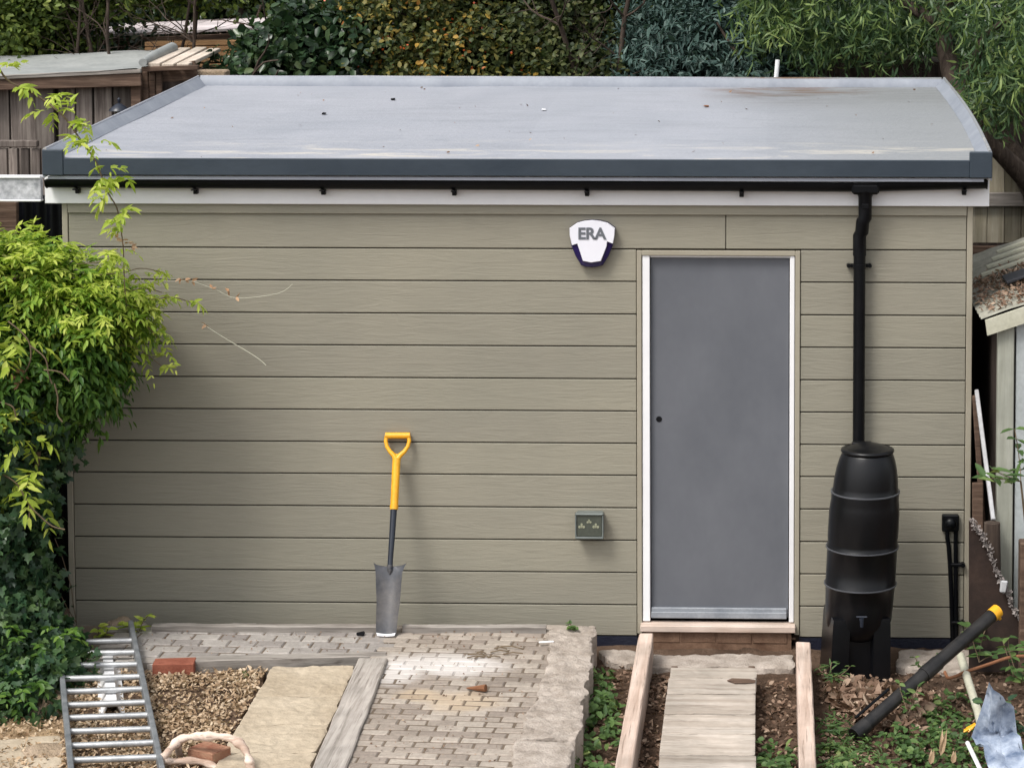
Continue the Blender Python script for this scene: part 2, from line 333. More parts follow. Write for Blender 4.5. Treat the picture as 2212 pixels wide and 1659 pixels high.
def top(name,mb,mat,label,cat,group=None,smooth=35):
    """a thing that is a single mesh; its origin goes to its base"""
    a=np.array(mb.v); c=Vector((float(a[:,0].mean()),float(a[:,1].mean()),float(a[:,2].min())))
    mb.v=[(x-c.x,y-c.y,z-c.z) for x,y,z in mb.v]
    o=mb.build(name,mat,None,smooth); o.location=c; return tag(o,label,cat,group)
def npmesh(name,V,Fa,k,mat,parent=None,loc=None):
    """fast mesh: V (n,3), Fa (m,k)"""
    b=np.array(base(parent)) if parent else (np.array(loc) if loc is not None else np.zeros(3))
    me=bpy.data.meshes.new(name); V=V-b; me.vertices.add(len(V)); me.vertices.foreach_set('co',V.astype(np.float32).ravel())
    me.loops.add(Fa.size); me.loops.foreach_set('vertex_index',Fa.astype(np.int32).ravel()); me.polygons.add(len(Fa))
    me.polygons.foreach_set('loop_start',np.arange(0,Fa.size,k,dtype=np.int32)); me.update(calc_edges=True)
    me.materials.append(M[mat]); o=bpy.data.objects.new(name,me); COL.objects.link(o)
    if parent: o.parent=parent
    elif loc is not None: o.location=loc
    return o
# leaf templates: (u along, v across, w lift), faces
TM={'oval':(np.array([(0,0,0),(.3,.5,.12),(.7,.42,.10),(1,0,0),(.7,-.42,.10),(.3,-.5,.12)]),np.array([(0,1,2,3),(0,3,4,5)])),
 'lance':(np.array([(0,0,0),(.25,.5,.1),(.6,.45,.1),(1,0,0),(.6,-.45,.1),(.25,-.5,.1)]),np.array([(0,1,2,3),(0,3,4,5)])),
 'ivy':(np.array([(0,0,0),(-.12,.38,.05),(.22,.62,.1),(.36,.30,.06),(.62,.40,.08),(.68,.16,.04),(1,0,0),(-.12,-.38,.05),(.22,-.62,.1),(.36,-.30,.06),(.62,-.40,.08),(.68,-.16,.04)]),np.array([(0,1,2,3,4,5,6),(0,6,11,10,9,8,7)])),
 'curl':(np.array([(0,.12,0),(0,-.12,0),(.3,.5,.0),(.3,-.5,.0),(.65,.42,0),(.65,-.42,0),(1,.05,0),(1,-.05,0)]),np.array([(0,1,3,2),(2,3,5,4),(4,5,7,6)]))}
def unit(a): return a/np.maximum(np.linalg.norm(a,axis=-1,keepdims=True),1e-9)
def leaves(P,D,N,L,Wd,tm='oval',bend=.25,curl=0):
    T,Fc=TM[tm]; n=len(P); D=unit(D); S_=unit(np.cross(D,N)); N=np.cross(S_,D)
    L=np.broadcast_to(np.asarray(L,float),(n,)); Wd=np.broadcast_to(np.asarray(Wd,float),(n,)); bend=np.broadcast_to(np.asarray(bend,float),(n,)); curl=np.broadcast_to(np.asarray(curl,float),(n,))
    u=T[:,0][None,:,None]; v=T[:,1][None,:,None]; w_=T[:,2][None,:,None]; L_=L[:,None,None]; W_=Wd[:,None,None]
    V=P[:,None,:]+D[:,None,:]*u*L_+S_[:,None,:]*(v*W_+curl[:,None,None]*L_*u*u)+N[:,None,:]*(w_*W_-bend[:,None,None]*L_*u*u)
    Fa=(Fc[None]+np.arange(n)[:,None,None]*len(T)).reshape(-1,Fc.shape[1])
    return V.reshape(-1,3),Fa
def blobpts(blobs,n,shell=.55,rs=None):
    """points in a union of ellipsoids (cx,cy,cz,rx,ry,rz), denser near the skin, thinned into clumps; returns points + outward direction"""
    rs=rs or rng; B=np.array(blobs,float); wt=B[:,3]*B[:,4]+B[:,4]*B[:,5]+B[:,3]*B[:,5]; wt/=wt.sum()
    P=[];O=[];tot=0
    while tot<n:
        k=rs.choice(len(B),size=n,p=wt); d=unit(rs.normal(size=(n,3))); r=(shell+(1-shell)*rs.random(n)**.6)*(1+.12*rs.normal(size=n))
        p=B[k,:3]+d*B[k,3:]*r[:,None]
        ok=np.ones(n,bool)
        for j in range(len(B)):
            q=(((p-B[j,:3])/B[j,3:])**2).sum(1); ok&=~((q<(shell*.85)**2)&(k!=j))
        f=np.sin(p[:,0]*7.1+1.3*np.sin(p[:,2]*5.3))*np.sin(p[:,1]*6.3+p[:,2]*3.1)*np.sin(p[:,2]*8.2+p[:,0]*2.9)
        ok&=(rs.random(n)<.62+.9*f)
        P.append(p[ok]);O.append(unit(d[ok]/B[k[ok],3:])); tot+=ok.sum()
    return np.concatenate(P)[:n],np.concatenate(O)[:n]
def twigleaves(blobs,ntw,per,spread,L,Wd,tm,droop=0,bend=.25,curl=0,shell=.5,up=.5,zmin=None,flat=.4):
    P,O=blobpts(blobs,ntw,shell)
    if zmin is not None: k=P[:,2]>zmin; P,O=P[k],O[k]
    ntw=len(P); A=unit(O+rng.normal(size=O.shape)*.6+np.array([0,0,up-droop])); t=rng.random((ntw,per)); 
    pos=P[:,None]+A[:,None]*(t[...,None]*spread)+rng.normal(size=(ntw,per,3))*spread*.13
    pos[...,2]-=droop*t*t*spread*.8
    side=rng.normal(size=(ntw,per,3)); D=unit(A[:,None]*.5+side*.9+np.array([0,0,-droop*1.2]))
    N=unit(rng.normal(size=(ntw,per,3))*flat*1.4+np.array([0,-.15,1.0])+O[:,None]*.5)
    m=ntw*per; L_=L*(.65+.6*rng.random(m)); c_=curl*rng.normal(size=m) if curl else 0
    return leaves(pos.reshape(-1,3),D.reshape(-1,3),N.reshape(-1,3),L_,Wd*(.7+.5*rng.random(m)),tm,bend*(.4+1.2*rng.random(m)),c_)
def branchy(mb,p0,d0,L,r,depth,rs,spread=.6,n=5):
    pts=[Vector(p0)]; d=Vector(d0).normalized()
    for i in range(n):
        d=(d+Vector(rs.normal(size=3)*.16)).normalized(); pts.append(pts[-1]+d*(L/n))
    mb.tube(pts,[r*(1-.6*i/n) for i in range(n+1)],7 if r>.02 else 5)
    if depth>0:
        for i in range(2,n+1):
            dd=(d+Vector(rs.normal(size=3)*spread)).normalized(); branchy(mb,pts[i],dd,L*.6,r*(1-.6*i/n)*.7,depth-1,rs,spread,n)

# ================================================================ GROUND
def fbm(x,y,s): return noise.fractal(Vector((x*s,y*s,.7)),1.0,2.0,4)
def ground_mesh(name,x0,x1,y0,y1,st,zf,mat,label):
    xs=np.arange(x0,x1+1e-6,st); ys=np.arange(y0,y1+1e-6,st); V=np.array([(x,y,zf(x,y)) for y in ys for x in xs]); nx=len(xs)
    Fa=np.array([(j*nx+i,j*nx+i+1,(j+1)*nx+i+1,(j+1)*nx+i) for j in range(len(ys)-1) for i in range(nx-1)])
    o=npmesh(name,V,Fa,4,mat); o.data.polygons.foreach_set('use_smooth',[True]*len(Fa)); return tag(o,label,None,None,'structure')
# one sheet to the horizon (very low resolution far away), with the garden soil modelled in relief at its middle
gx=np.concatenate([[-150,-40,-15,-8],np.arange(-6,4.01,.045),[6,12,30,150]]); gy=np.concatenate([[-60,-20,-8],np.arange(-4,.4,.045),[1,2,4,8,16,50,200]])
def gz(x,y):
    if -6<=x<=4 and -4<=y<=.4:
        z=.018*fbm(x,y,3.1)+.012*fbm(x,y,13)
        z-=.078
        if x>.35: z+=.03*max(0,1-abs(x-.75)/.5)*max(0,1-abs(y+.95)/.5)
        return z
    return -.09
V=np.array([(x,y,gz(x,y)) for y in gy for x in gx]); nx=len(gx)
Fa=np.array([(j*nx+i,j*nx+i+1,(j+1)*nx+i+1,(j+1)*nx+i) for j in range(len(gy)-1) for i in range(nx-1)])
g=npmesh('ground',V,Fa,4,'soil'); g.data.polygons.foreach_set('use_smooth',[True]*len(Fa)); tag(g,'bare brown garden soil',None,None,'structure')

# ================================================================ SHED
XL,XR=-3.891,1.143
def z0(py,px=1000): return U(px,py,Y=0).z
shed=thing('garden_shed',((XL+XR)/2,0,0),'large sage green weatherboarded shed with flat grey roof, the main building','shed')
zt=z0(448,1370)-.0; zb=[z0(y,1370) for y in (538,608,678.5,748,818,887.5,957,1026,1096,1166,1235.5,1305)]
zend=U(1370,1372,Y=0).z; DXL,DXR=U(1376,900,Y=0).x,U(1728,900,Y=0).x
mb=MB()
gap=.0035
def boards(x0,x1,z_top,z_bot,xs=None):
    mb.box(x0,x1,-.012,.012,z_bot+gap,z_top-gap,.003)
TW=.035
xj=U(1568,500,Y=0).x
ztop=U(1370,443,Y=0).z+.03
boards(XL+TW,xj-.002,ztop,zb[0]); boards(xj+.002,XR-TW,ztop,zb[0])
for a,b in zip(zb,zb[1:]+[zend]):
    boards(XL+TW,DXL-.002,a,b); boards(DXR+.002,XR-TW,a,b)
mb.build('cladding','clad',shed)
mb=MB(); mb.box(XL+.02,DXL+.03,.014,.10,-.1,ztop); mb.box(DXR-.03,XR-.02,.014,.10,-.1,ztop); mb.box(DXL+.03,DXR-.03,.014,.10,zb[0]-.0,ztop)
mb.box(XL+.01,XL+.06,.10,3.1,0,ztop); mb.box(XR-.06,XR-.01,.10,3.1,0,ztop); mb.box(XL+.06,XR-.06,3.05,3.1,0,ztop)
mb.build('wall_frame','brownz',shed)
mb=MB()
for k in range(13):
    zc=zb[0]+.177-.177*k
    mb.box(XL-.001,XL+.009,.02,3.1,zc-.175,zc-.001,.002)
mb.build('side_cladding','clad',shed)
mb=MB()
for k in range(13):
    zc=zb[0]+.177-.177*k; mb.box(XR-.009,XR+.001,.02,3.1,zc-.175,zc-.001,.002)
mb.build('side_cladding','clad',shed)
# corner trims, shadow board under the eave, trim round the door
for x0,x1 in ((XL,XL+TW-.003),(XR-TW+.003,XR)):
    MB().box(x0,x1,-.018,.02,zend-.005,ztop,.003).build('corner_trim','trim',shed)
z1=z0(462,1000); MB().box(XL+TW,XR-TW,-.028,-.0125,z1,ztop+.01,.003).build('eave_board','clad',shed)
dz=U(1550,541,Y=0).z
fz0=U(1380,1366,Y=0).z
for x0,x1 in ((DXL+.001,DXL+.028),(DXR-.028,DXR-.001)):
    MB().box(x0,x1,-.020,.03,fz0,dz,.003).build('door_trim','trim',shed)
MB().box(DXL+.028,DXR-.028,-.020,.03,dz-.028,dz,.003).build('door_trim','trim',shed)
# plinth membrane and bearer
mb=MB()
mb.box(XL+.05,DXL-.0,-.008,.012,-.12,zend-.002); mb.build('damp_course','dpc',shed)
MB().box(DXR,XR-.03,-.008,.012,-.12,zend-.002).build('damp_course','dpc',shed)
# door
k=K(1250,450,3.318); k2=K(1250,950,3.017)
Ldx,Rdx=DXL+.031,DXR-.031; dtop=U(1550,557,Y=.02).z; dbot=U(1550,1337,Y=.02).z
door=MB().box(U(1406,900,Y=.02).x,U(1704,900,Y=.02).x,.02,.055,dbot+.012,dtop,.003).build('door','doorp',shed)
hx,hz=U(*k2(893,100),Y=.02).x,U(*k2(893,100),Y=.02).z
mb=MB(); n=20
ring=[Vector((hx+.0165*math.cos(2*math.pi*i/n),.018,hz+.0165*math.sin(2*math.pi*i/n))) for i in range(n)]
mb.prism(ring,(0,.004,0)); mb.build('lock_hole_disc','dark',door)  # dark disc on the panel, the hole's inner shade given as colour
for zz0,zz1,yy in ((1313,1322,-.0),(1322,1336,-.010)):
    a=U(1550,zz0,Y=yy).z; b=U(1550,zz1,Y=yy).z
    MB().box(U(1407,1300,Y=.02).x,U(1699,1300,Y=.02).x,yy,.0195,b,a-.001,.003).build('threshold_strip','steel',door)
mb=MB()
for x0,x1 in ((Ldx,U(1405,900,Y=.02).x-.001),(U(1705,900,Y=.02).x+.001,Rdx)):
    mb.box(x0,x1,-.012,.06,dbot-.006,dtop+.028,.003)
mb.box(U(1405,900,Y=.02).x-.001,U(1705,900,Y=.02).x+.001,.0,.06,dtop+.003,dtop+.028,.002)
mb.build('door_frame','white',shed)
a,b=U(1384,1342,Y=-.05),U(1716,1366,Y=-.06)
MB().box(a.x-.002,b.x+.006,-.075,.03,U(1500,1366,Y=-.075).z,dbot-.012,.004).build('door_sill','sill',shed)
mb=MB(); mb.box(DXL+.04,DXR-.02,-.03,.03,-.03,U(1500,1368,Y=-.03).z-.02,.003); mb.build('step_bearer','brown',shed)
# fascia
fa,fb=U(97,440,Y=-.05),U(2137,445,Y=-.05)
ztf=U(1100,378,Y=-.05).z
mb=MB(); mb.box(fa.x,fb.x,-.05,-.03,fa.z,ztf,.003); mb.box(fa.x,fb.x,-.0295,.05,fa.z+.004,fa.z+.012); mb.build('fascia','white',shed)
for s_,x in ((-1,fa.x),(1,fb.x)):
    MB().box(min(x,x-s_*.018),max(x,x-s_*.018),-.029,3.2,fa.z+.01,ztf,.002).build('side_fascia','white',shed)
# roof: sloping sheet with turned-up edges
YF=-.16; rl=U(92,345,Y=YF).x; rr_=U(2143,345,Y=YF).x
zf=U(1100,345,Y=YF).z; zfb=U(1100,381,Y=YF).z
def solveY(px,X):
    a,b=0,8
    for _ in range(40):
        m=(a+b)/2
        if (U(px,170,Y=m).x-X)*(1 if X<0 else 1)<0: 
            if X<0: b=m
            else: a=m
        else:
            if X<0: a=m
            else: b=m
    return (a+b)/2
YB=.5*(solveY(425,rl)+solveY(2043,rr_)); zbk=U(1200,166,Y=YB).z
bl,br=U(425,166,Y=YB).x,U(2043,166,Y=YB).x
print('roof back',YB,zbk,zf,'x',rl,rr_,bl,br,'zend',zend)
up_f=.048; kw=.09
mb=MB(); zs_b=zbk-.065   # sheet height at back
NX,NY=60,30
V=[];F_=[]
for j in range(NY+1):
    t=j/NY; y=YF+.012+(YB-YF-.03)*t; xl=rl+(bl-rl)*t; xr=rr_+(br-rr_)*t
    for i in range(NX+1):
        s_=i/NX; x=xl+.02+(xr-xl-.04)*s_; x+=.028*math.sin(math.pi*t)*s_; dist=1
        lift=max(0,1-max(0,dist-.045)/.05)*.0
        z=zf+(zs_b-zf)*t+lift+.004*fbm(x,y,1.3)*(0 if j in(0,) else 1)
        V.append((x,y,z))
mb.add(V,[(j*(NX+1)+i,j*(NX+1)+i+1,(j+1)*(NX+1)+i+1,(j+1)*(NX+1)+i) for j in range(NY) for i in range(NX)])
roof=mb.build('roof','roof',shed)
# side and back kerbs with sloped inner faces
def kerb(a,b,inward,h0,h1,w_=.022,sl=.05,bulge=0):
    a,b,iw=Vector(a),Vector(b),Vector(inward); N_=24; V=[];F_=[]
    for i in range(N_+1):
        t=i/N_; p=a.lerp(b,t)-iw*(bulge*math.sin(math.pi*t)); h=h0+(h1-h0)*t; wob=.0025*fbm(p.x*2,p.y*2,1.7)
        for q,zz in ((0,-.11),(0,h+wob),(.005,h+.004+wob),(w_-.005,h+.004+wob),(w_,h+wob),(w_+sl,.003),(w_+sl,-.05)):
            V.append(p+iw*q+Vector((0,0,zz)))
    for i in range(N_):
        for q in range(6): F_.append((i*7+q,i*7+q+1,(i+1)*7+q+1,(i+1)*7+q))
    F_+=[tuple(range(7)),tuple(range(N_*7,N_*7+7))]
    return MB().add(V,F_)
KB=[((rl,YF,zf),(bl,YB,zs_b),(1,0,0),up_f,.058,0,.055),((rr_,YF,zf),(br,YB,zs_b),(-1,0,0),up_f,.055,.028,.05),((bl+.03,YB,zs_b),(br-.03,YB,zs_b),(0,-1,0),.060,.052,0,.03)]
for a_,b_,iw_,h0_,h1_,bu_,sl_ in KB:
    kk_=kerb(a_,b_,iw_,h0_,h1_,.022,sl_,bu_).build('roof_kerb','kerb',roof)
    a2,b2=Vector(a_),Vector(b_); P=[]
    for i in range(19):
        t=i/18; P.append(a2.lerp(b2,t)-Vector(iw_)*(bu_*math.sin(math.pi*t)-.011)+Vector((0,0,h0_+(h1_-h0_)*t+.0025*fbm(i,t,.5)+.001)))
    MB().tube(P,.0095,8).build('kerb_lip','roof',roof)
# front drip trim with raised corner caps
mb=MB(); ccw=U(137,345,Y=YF).x-rl
mb.box(rl+ccw,rr_-ccw*1.05,YF-.004,YF+.014,zfb,zf+.002,.003)
mb.build('drip_trim','rooftrim',roof)
MB().box(rl-.002,rl+ccw,YF-.007,YF+.03,zfb-.004,zf+up_f,.005).build('corner_cap','rooftrim',roof); MB().box(rr_-ccw*1.05,rr_+.002,YF-.007,YF+.03,zfb-.004,zf+up_f,.005).build('corner_cap','rooftrim',roof)
MB().box(rl-.002,rl+.012,YF+.031,YB,zfb-.0,zf-.08,.002).build('side_trim','rooftrim',roof); MB().box(rr_-.012,rr_+.002,YF+.031,YB,zfb,zf-.08,.002).build('side_trim','rooftrim',roof)
mb=MB(); mb.box(rl+.03,rr_-.03,YF+.02,-.03,zfb+.01,zf-.03); mb.box(XL,XR,-.03,3.15,ztf-.02,zf-.02); mb.build('roof_deck','brownz',shed)
# gutter: half-round channel with a slight fall to the outlet
def gutter():
    xs=[fa.x+.03,U(1865,400,Y=-.12).x,fb.x-.02]; zs=[U(110,388,Y=-.12).z,U(1865,397,Y=-.12).z,U(2127,390,Y=-.12).z]
    V=[];F_=[];n=12;r=.042;N_=40
    for i in range(N_+1):
        x=xs[0]+(xs[2]-xs[0])*i/N_; z=np.interp(x,xs,zs)
        for q in range(n+1):
            a=math.pi*(1+q/n); V.append((x,-.10+r*math.cos(a),z+r*math.sin(a)*1.15))
        for q in range(n,-1,-1):
            a=math.pi*(1+q/n); V.append((x,-.10+(r-.003)*math.cos(a),z+(r-.003)*math.sin(a)*1.15))
    m=2*(n+1)
    for i in range(N_):
        for q in range(m): F_.append((i*m+q,i*m+(q+1)%m,(i+1)*m+(q+1)%m,(i+1)*m+q))
    g_=MB().add(V,F_)
    for x in (xs[0],xs[2]):
        z=np.interp(x,xs,zs); g_.prism([(x-.003,-.10+r*1.06*math.cos(math.pi*(1+q/12)),z+r*1.06*math.sin(math.pi*(1+q/12))*1.15) for q in range(13)],(.006,0,0))
    return g_,xs,zs
g_,gxs,gzs=gutter(); gut=g_.build('gutter','black',shed)
MB().box(fa.x+.05,fb.x-.04,-.150,-.147,U(1100,390.5,Y=-.15).z,U(1100,383.5,Y=-.15).z,.001).build('felt_lip','lip',gut)
for px in (167,422,698,981,1268,1602,2083):
    x=U(px,400,Y=-.08).x; z=float(np.interp(x,gxs,gzs)); b_=MB(); b_.box(x-.012,x+.012,-.085,-.0505,z-.082,z-.03,.003); b_.tube([(x,-.094,z-.072),(x,-.05,z-.072)],.009,8); b_.beam((x,-.05,z-.055),(x,-.145,z-.052),.022,.008)
    b_.build('gutter_bracket','black',gut)
# outlet and downpipe
k4=K(1900,400,3.3187)
ox,oz=U(1869,405,Y=-.10).x,float(gzs[1])
mb=MB(); mb.box(ox-.075,ox+.075,-.149,-.055,oz-.058,oz-.001,.012)
mb.tube([(ox,-.10,oz-.04),(ox,-.10,oz-.075),(ox,-.10,oz-.15)],[.052,.038,.036],20); mb.box(ox-.018,ox+.018,-.142,-.10,oz-.135,oz-.11,.002)
mb.build('outlet','black',gut)
px_,pz_=U(1857,480,Y=-.075).x,U(1857,478,Y=-.075).z
mb=MB(); pb=U(1855,950,Y=-.075); mb.tube([(ox,-.10,oz-.13),(ox,-.10,oz-.19),(ox-.012,-.095,oz-.21),(px_+.012,-.08,oz-.27),(px_,-.075,oz-.29),(px_,-.075,oz-.40)],[.037,.037,.037,.037,.037,.037],20)
mb.tube([(px_,-.075,oz-.37),(px_,-.075,pb.z+.25),(px_+.0,-.075,pb.z-.03)],.033,20)
dp=mb.build('downpipe','black',shed)
cz=U(1857,576,Y=-.075).z
mb=MB(); mb.tube([(px_,-.075,cz-.012),(px_,-.075,cz+.012)],.036,20)
for s_ in(-1,1): mb.box(px_+s_*.036-.012,px_+s_*.036+.012,-.05,-.012,cz-.009,cz+.009,.002); mb.tube([(px_+s_*.058,-.055,cz),(px_+s_*.058,-.012,cz)],.0115,10)
mb.beam((px_-.058,-.04,cz),(px_+.058,-.04,cz),.012,.012); mb.build('pipe_clip','black',dp)

# ---------------- alarm box with lettering
al=[(285,285),(345,243),(400,228),(460,222),(520,228),(580,243),(640,285),(637,340),(622,420),(590,500),(545,575),(500,588),(455,592),(410,588),(375,575),(330,500),(298,420),(286,340)]
wt=[(285,285),(345,243),(400,228),(460,222),(520,228),(580,243),(640,285),(637,340),(625,402),(580,385),(575,425),(530,540),(455,552),(390,540),(352,425),(345,402),(303,415),(286,340)]
AY=-.06
def pl(pts,kk,Y): return [U(*kk(x,y),Y=Y) for x,y in pts]
alarm=thing('alarm_box',U(*k(460,590),Y=-.03),'white shield shaped alarm box with navy lower edge on the shed wall','alarm box')
def shield(pts,y0,y1,nm,mat,tp=.94):
    P=[Vector(p) for p in pts]; c=sum(P,Vector())/len(P); m=MB()
    A=[Vector((p.x,y0,p.z)) for p in P]; B=[Vector((p.x,y1+.008,p.z)) for p in P]; D_=[Vector((c.x+(p.x-c.x)*tp,y1,c.z+(p.z-c.z)*tp)) for p in P]; n=len(P)
    m.add(A+B+D_,[tuple(range(n))]+[(i,(i+1)%n,n+(i+1)%n,n+i) for i in range(n)]+[(n+i,n+(i+1)%n,2*n+(i+1)%n,2*n+i) for i in range(n)]+[tuple(2*n+i for i in range(n))])
    return m.build(nm,mat,alarm,50)
shield(pl(al,k,AY),-.012,AY,'back_casing','navy'); shield(pl(wt,k,AY),-.045,AY-.012,'front_cover','alarmw',.975)
fc=bpy.data.curves.new('lettering','FONT'); fc.body='ERA'; fc.size=.088; fc.extrude=.0015; fc.offset=.0028; fc.align_x='CENTER'; fc.space_character=.98
to=bpy.data.objects.new('t',fc); COL.objects.link(to); bpy.context.view_layer.update()
me=bpy.data.meshes.new_from_object(to); bpy.data.objects.remove(to)
lt=bpy.data.objects.new('lettering',me); COL.objects.link(lt); lt.parent=alarm
c_=U(*k(458,368),Y=AY-.0135); lt.location=Vector(c_)-alarm.location; lt.rotation_euler=(math.pi/2,0,0); me.materials.clear(); me.materials.append(M['gletter'])

# ---------------- outdoor socket
sx0,sz1=U(*k2(298,760),Y=-.09).x,U(*k2(298,765),Y=-.09).z; sx1,sz0=U(*k2(500,945),Y=-.09).x,U(*k2(500,948),Y=-.09).z
sock=thing('outdoor_socket',((sx0+sx1)/2,-.05,sz0),'weatherproof double socket with smoky lid low on the wall','socket')
M['sock']=plain('grey_plastic',(.10,.115,.11),(.17,.19,.18),6,.4,.4,.03); M['lid']=plain('smoky_lid',(.045,.055,.045),(.07,.08,.065),6,.15,.6,0); M['creamp']=plain('cream_plastic',(.28,.29,.2),(.34,.35,.25),6,.4,.4,0)
MB().box(sx0+.004,sx1-.004,-.055,-.012,sz0+.002,sz1-.004,.006).build('back_box','sock',sock)
mb=MB(); t_=.012
mb.box(sx0,sx1,-.098,-.056,sz1-t_,sz1,.005); mb.box(sx0,sx1,-.098,-.056,sz0,sz0+t_,.004); mb.box(sx0,sx0+t_*.7,-.095,-.057,sz0+t_,sz1-t_,.002); mb.box(sx1-t_*.7,sx1,-.095,-.057,sz0+t_,sz1-t_,.002); mb.build('lid_frame','sock',sock)
MB().box(sx0+t_*.7+.001,sx1-t_*.7-.001,-.088,-.060,sz0+t_+.001,sz1-t_-.001,.002).build('lid_window','lid',sock)
for cx,cy,w3 in ((345,857,1),(445,857,1),(397,825,.75)):
    p=U(*k2(cx,cy),Y=-.09); m=MB()
    for dx,dz_,r in ((-.011,-.004,.0075),(.011,-.004,.0075),(0,.010,.006),(0,-.002,.008)):
        m.prism([(p.x+dx*w3+r*w3*math.cos(a),-.0905,p.z+dz_*w3+r*w3*math.sin(a)) for a in np.linspace(0,2*math.pi,11)[:-1]],(0,.0022+random.uniform(0,.0006),0))
    m.build('socket_outlet','creamp',sock)
# ---------------- cable entry box and its two cables
k5=K(1900,980,3.191)
b0,b1=U(*k5(990,728),Y=-.05),U(*k5(1115,855),Y=-.05)
cb=thing('cable_box',((b0.x+b1.x)/2,-.03,b1.z),'small black junction box with two cables running down the wall','junction box')
MB().box(b0.x,b1.x,-.05,-.0125,b1.z,b0.z,.006).build('casing','black',cb)
cx,czz=(b0.x+b1.x)/2,(b0.z+b1.z)/2
V_=MB(); prof=[(.0,.026),(.018,.024),(.030,.016),(.034,.004),(.034,0)]
n=24; vs=[];
for r,h in prof:
    for i in range(n): a=2*math.pi*i/n; vs.append((cx+max(r,.001)*math.cos(a),-.051-h,czz+max(r,.001)*math.sin(a)))
V_.add(vs,[(j*n+i,j*n+(i+1)%n,(j+1)*n+(i+1)%n,(j+1)*n+i) for j in range(4) for i in range(n)]+[tuple(range(n))]); V_.build('dome','black',cb,60)
def cabl(pts,r): return MB().tube([U(*k5(x,y),Y=yy) for x,y,yy in pts],r,10)
cabl([(1028,850,-.035),(1028,900,-.035),(1038,960,-.03),(1048,1100,-.03),(1057,1300,-.03),(1063,1500,-.03),(1068,1700,-.03)],.0125).build('cable','black',cb)
cabl([(1092,850,-.035),(1090,960,-.03),(1092,1100,-.03),(1092,1300,-.03),(1094,1700,-.03)],.0125).build('cable','black',cb)
for x,y in ((1095,1097),(1095,1530)):
    p=U(*k5(x,y),Y=-.03); m=MB(); m.box(p.x-.03,p.x+.035,-.046,-.0125,p.z-.009,p.z+.009,.004); m.tube([(p.x+.036,-.05,p.z),(p.x+.036,-.012,p.z)],.013,10); m.build('clip','black',cb)

# ================================================================ WATER BUTT
BY=-.42
def bp(x,y): return U(*k5(x,y),Y=BY)
bc_t,bc_b=bp(430,260),bp(362,1500)
butt=thing('water_butt',(bc_b.x,BY,bc_b.z-.12),'tall black plastic water butt standing under the downpipe','water butt')
lean=((bc_t.x-bc_b.x)/(bc_t.z-bc_b.z),0)
pf=[(400,160),(250,255)]
zr=lambda y:bp(400,y).z-bc_b.z
px2m=1/3.191/1.0859/S(BY)
prof=[(.02,zr(1500)-.115),(.10,zr(1500)-.11),(.155,zr(1500)-.07),(252*px2m,zr(1500)),(258*px2m,zr(1380)),(264*px2m,zr(1245)),(270*px2m,zr(1238)),(271*px2m,zr(1228)),(265*px2m,zr(1222)),(266*px2m,zr(1100)),(267*px2m,zr(970)),(272*px2m,zr(963)),(272*px2m,zr(953)),(266*px2m,zr(948)),(264*px2m,zr(915)),(268*px2m,zr(880)),(267*px2m,zr(700)),(262*px2m,zr(640)),(256*px2m,zr(600)),(258*px2m,zr(560)),(256*px2m,zr(548)),(250*px2m,zr(540)),(246*px2m,zr(500)),(240*px2m,zr(440)),(228*px2m,zr(370)),(212*px2m,zr(310)),(196*px2m,zr(270)),(186*px2m,zr(252)),(150*px2m,zr(240)),(.02,zr(238))]
MB().lathe(prof,64,(bc_b.x,BY,bc_b.z),lean).build('body','butt',butt,50)
for yb,rb_ in ((548,257),(958,272),(1233,271)):
    zz=zr(yb); MB().lathe([(rb_*px2m-.004,zz-.0035),(rb_*px2m+.0045,zz-.003),(rb_*px2m+.0045,zz+.003),(rb_*px2m-.004,zz+.0035)],64,(bc_b.x,BY,bc_b.z),lean,False).build('highlight_ring','highlight_ring',butt)  # lighter grey rings paint the highlight along the body's ridges
lz=zr(252); r_=190*px2m
prof=[(r_*.9,lz-.006),(r_*1.03,lz-.003),(r_*1.07,lz+.006),(r_*1.04,lz+.016),(r_*.90,lz+.022),(r_*.86,lz+.019),(r_*.6,lz+.034),(r_*.3,lz+.043),(.01,lz+.046)]
lid=MB().lathe(prof,56,(bc_b.x,BY,bc_b.z),lean).build('lid','butt',butt,60)
MB().box(pb.x-.05,pb.x+.06,BY+.03,BY+.08,bc_b.z+lz+.02,bc_b.z+lz+.04,.006).build('lid_tab','butt',lid)
kk6=K(1800,1350,3.6744); tp=U(*kk6(812,360),Y=BY-.19)
m=MB(); m.tube([(tp.x,BY-.15,tp.z-.01),(tp.x,BY-.215,tp.z-.01)],.012,12); m.tube([(tp.x,BY-.21,tp.z+.004),(tp.x,BY-.21,tp.z-.045)],[.013,.009],12); m.beam((tp.x-.03,BY-.21,tp.z+.009),(tp.x+.03,BY-.21,tp.z+.009),.012,.008); m.build('tap','shaft',butt)
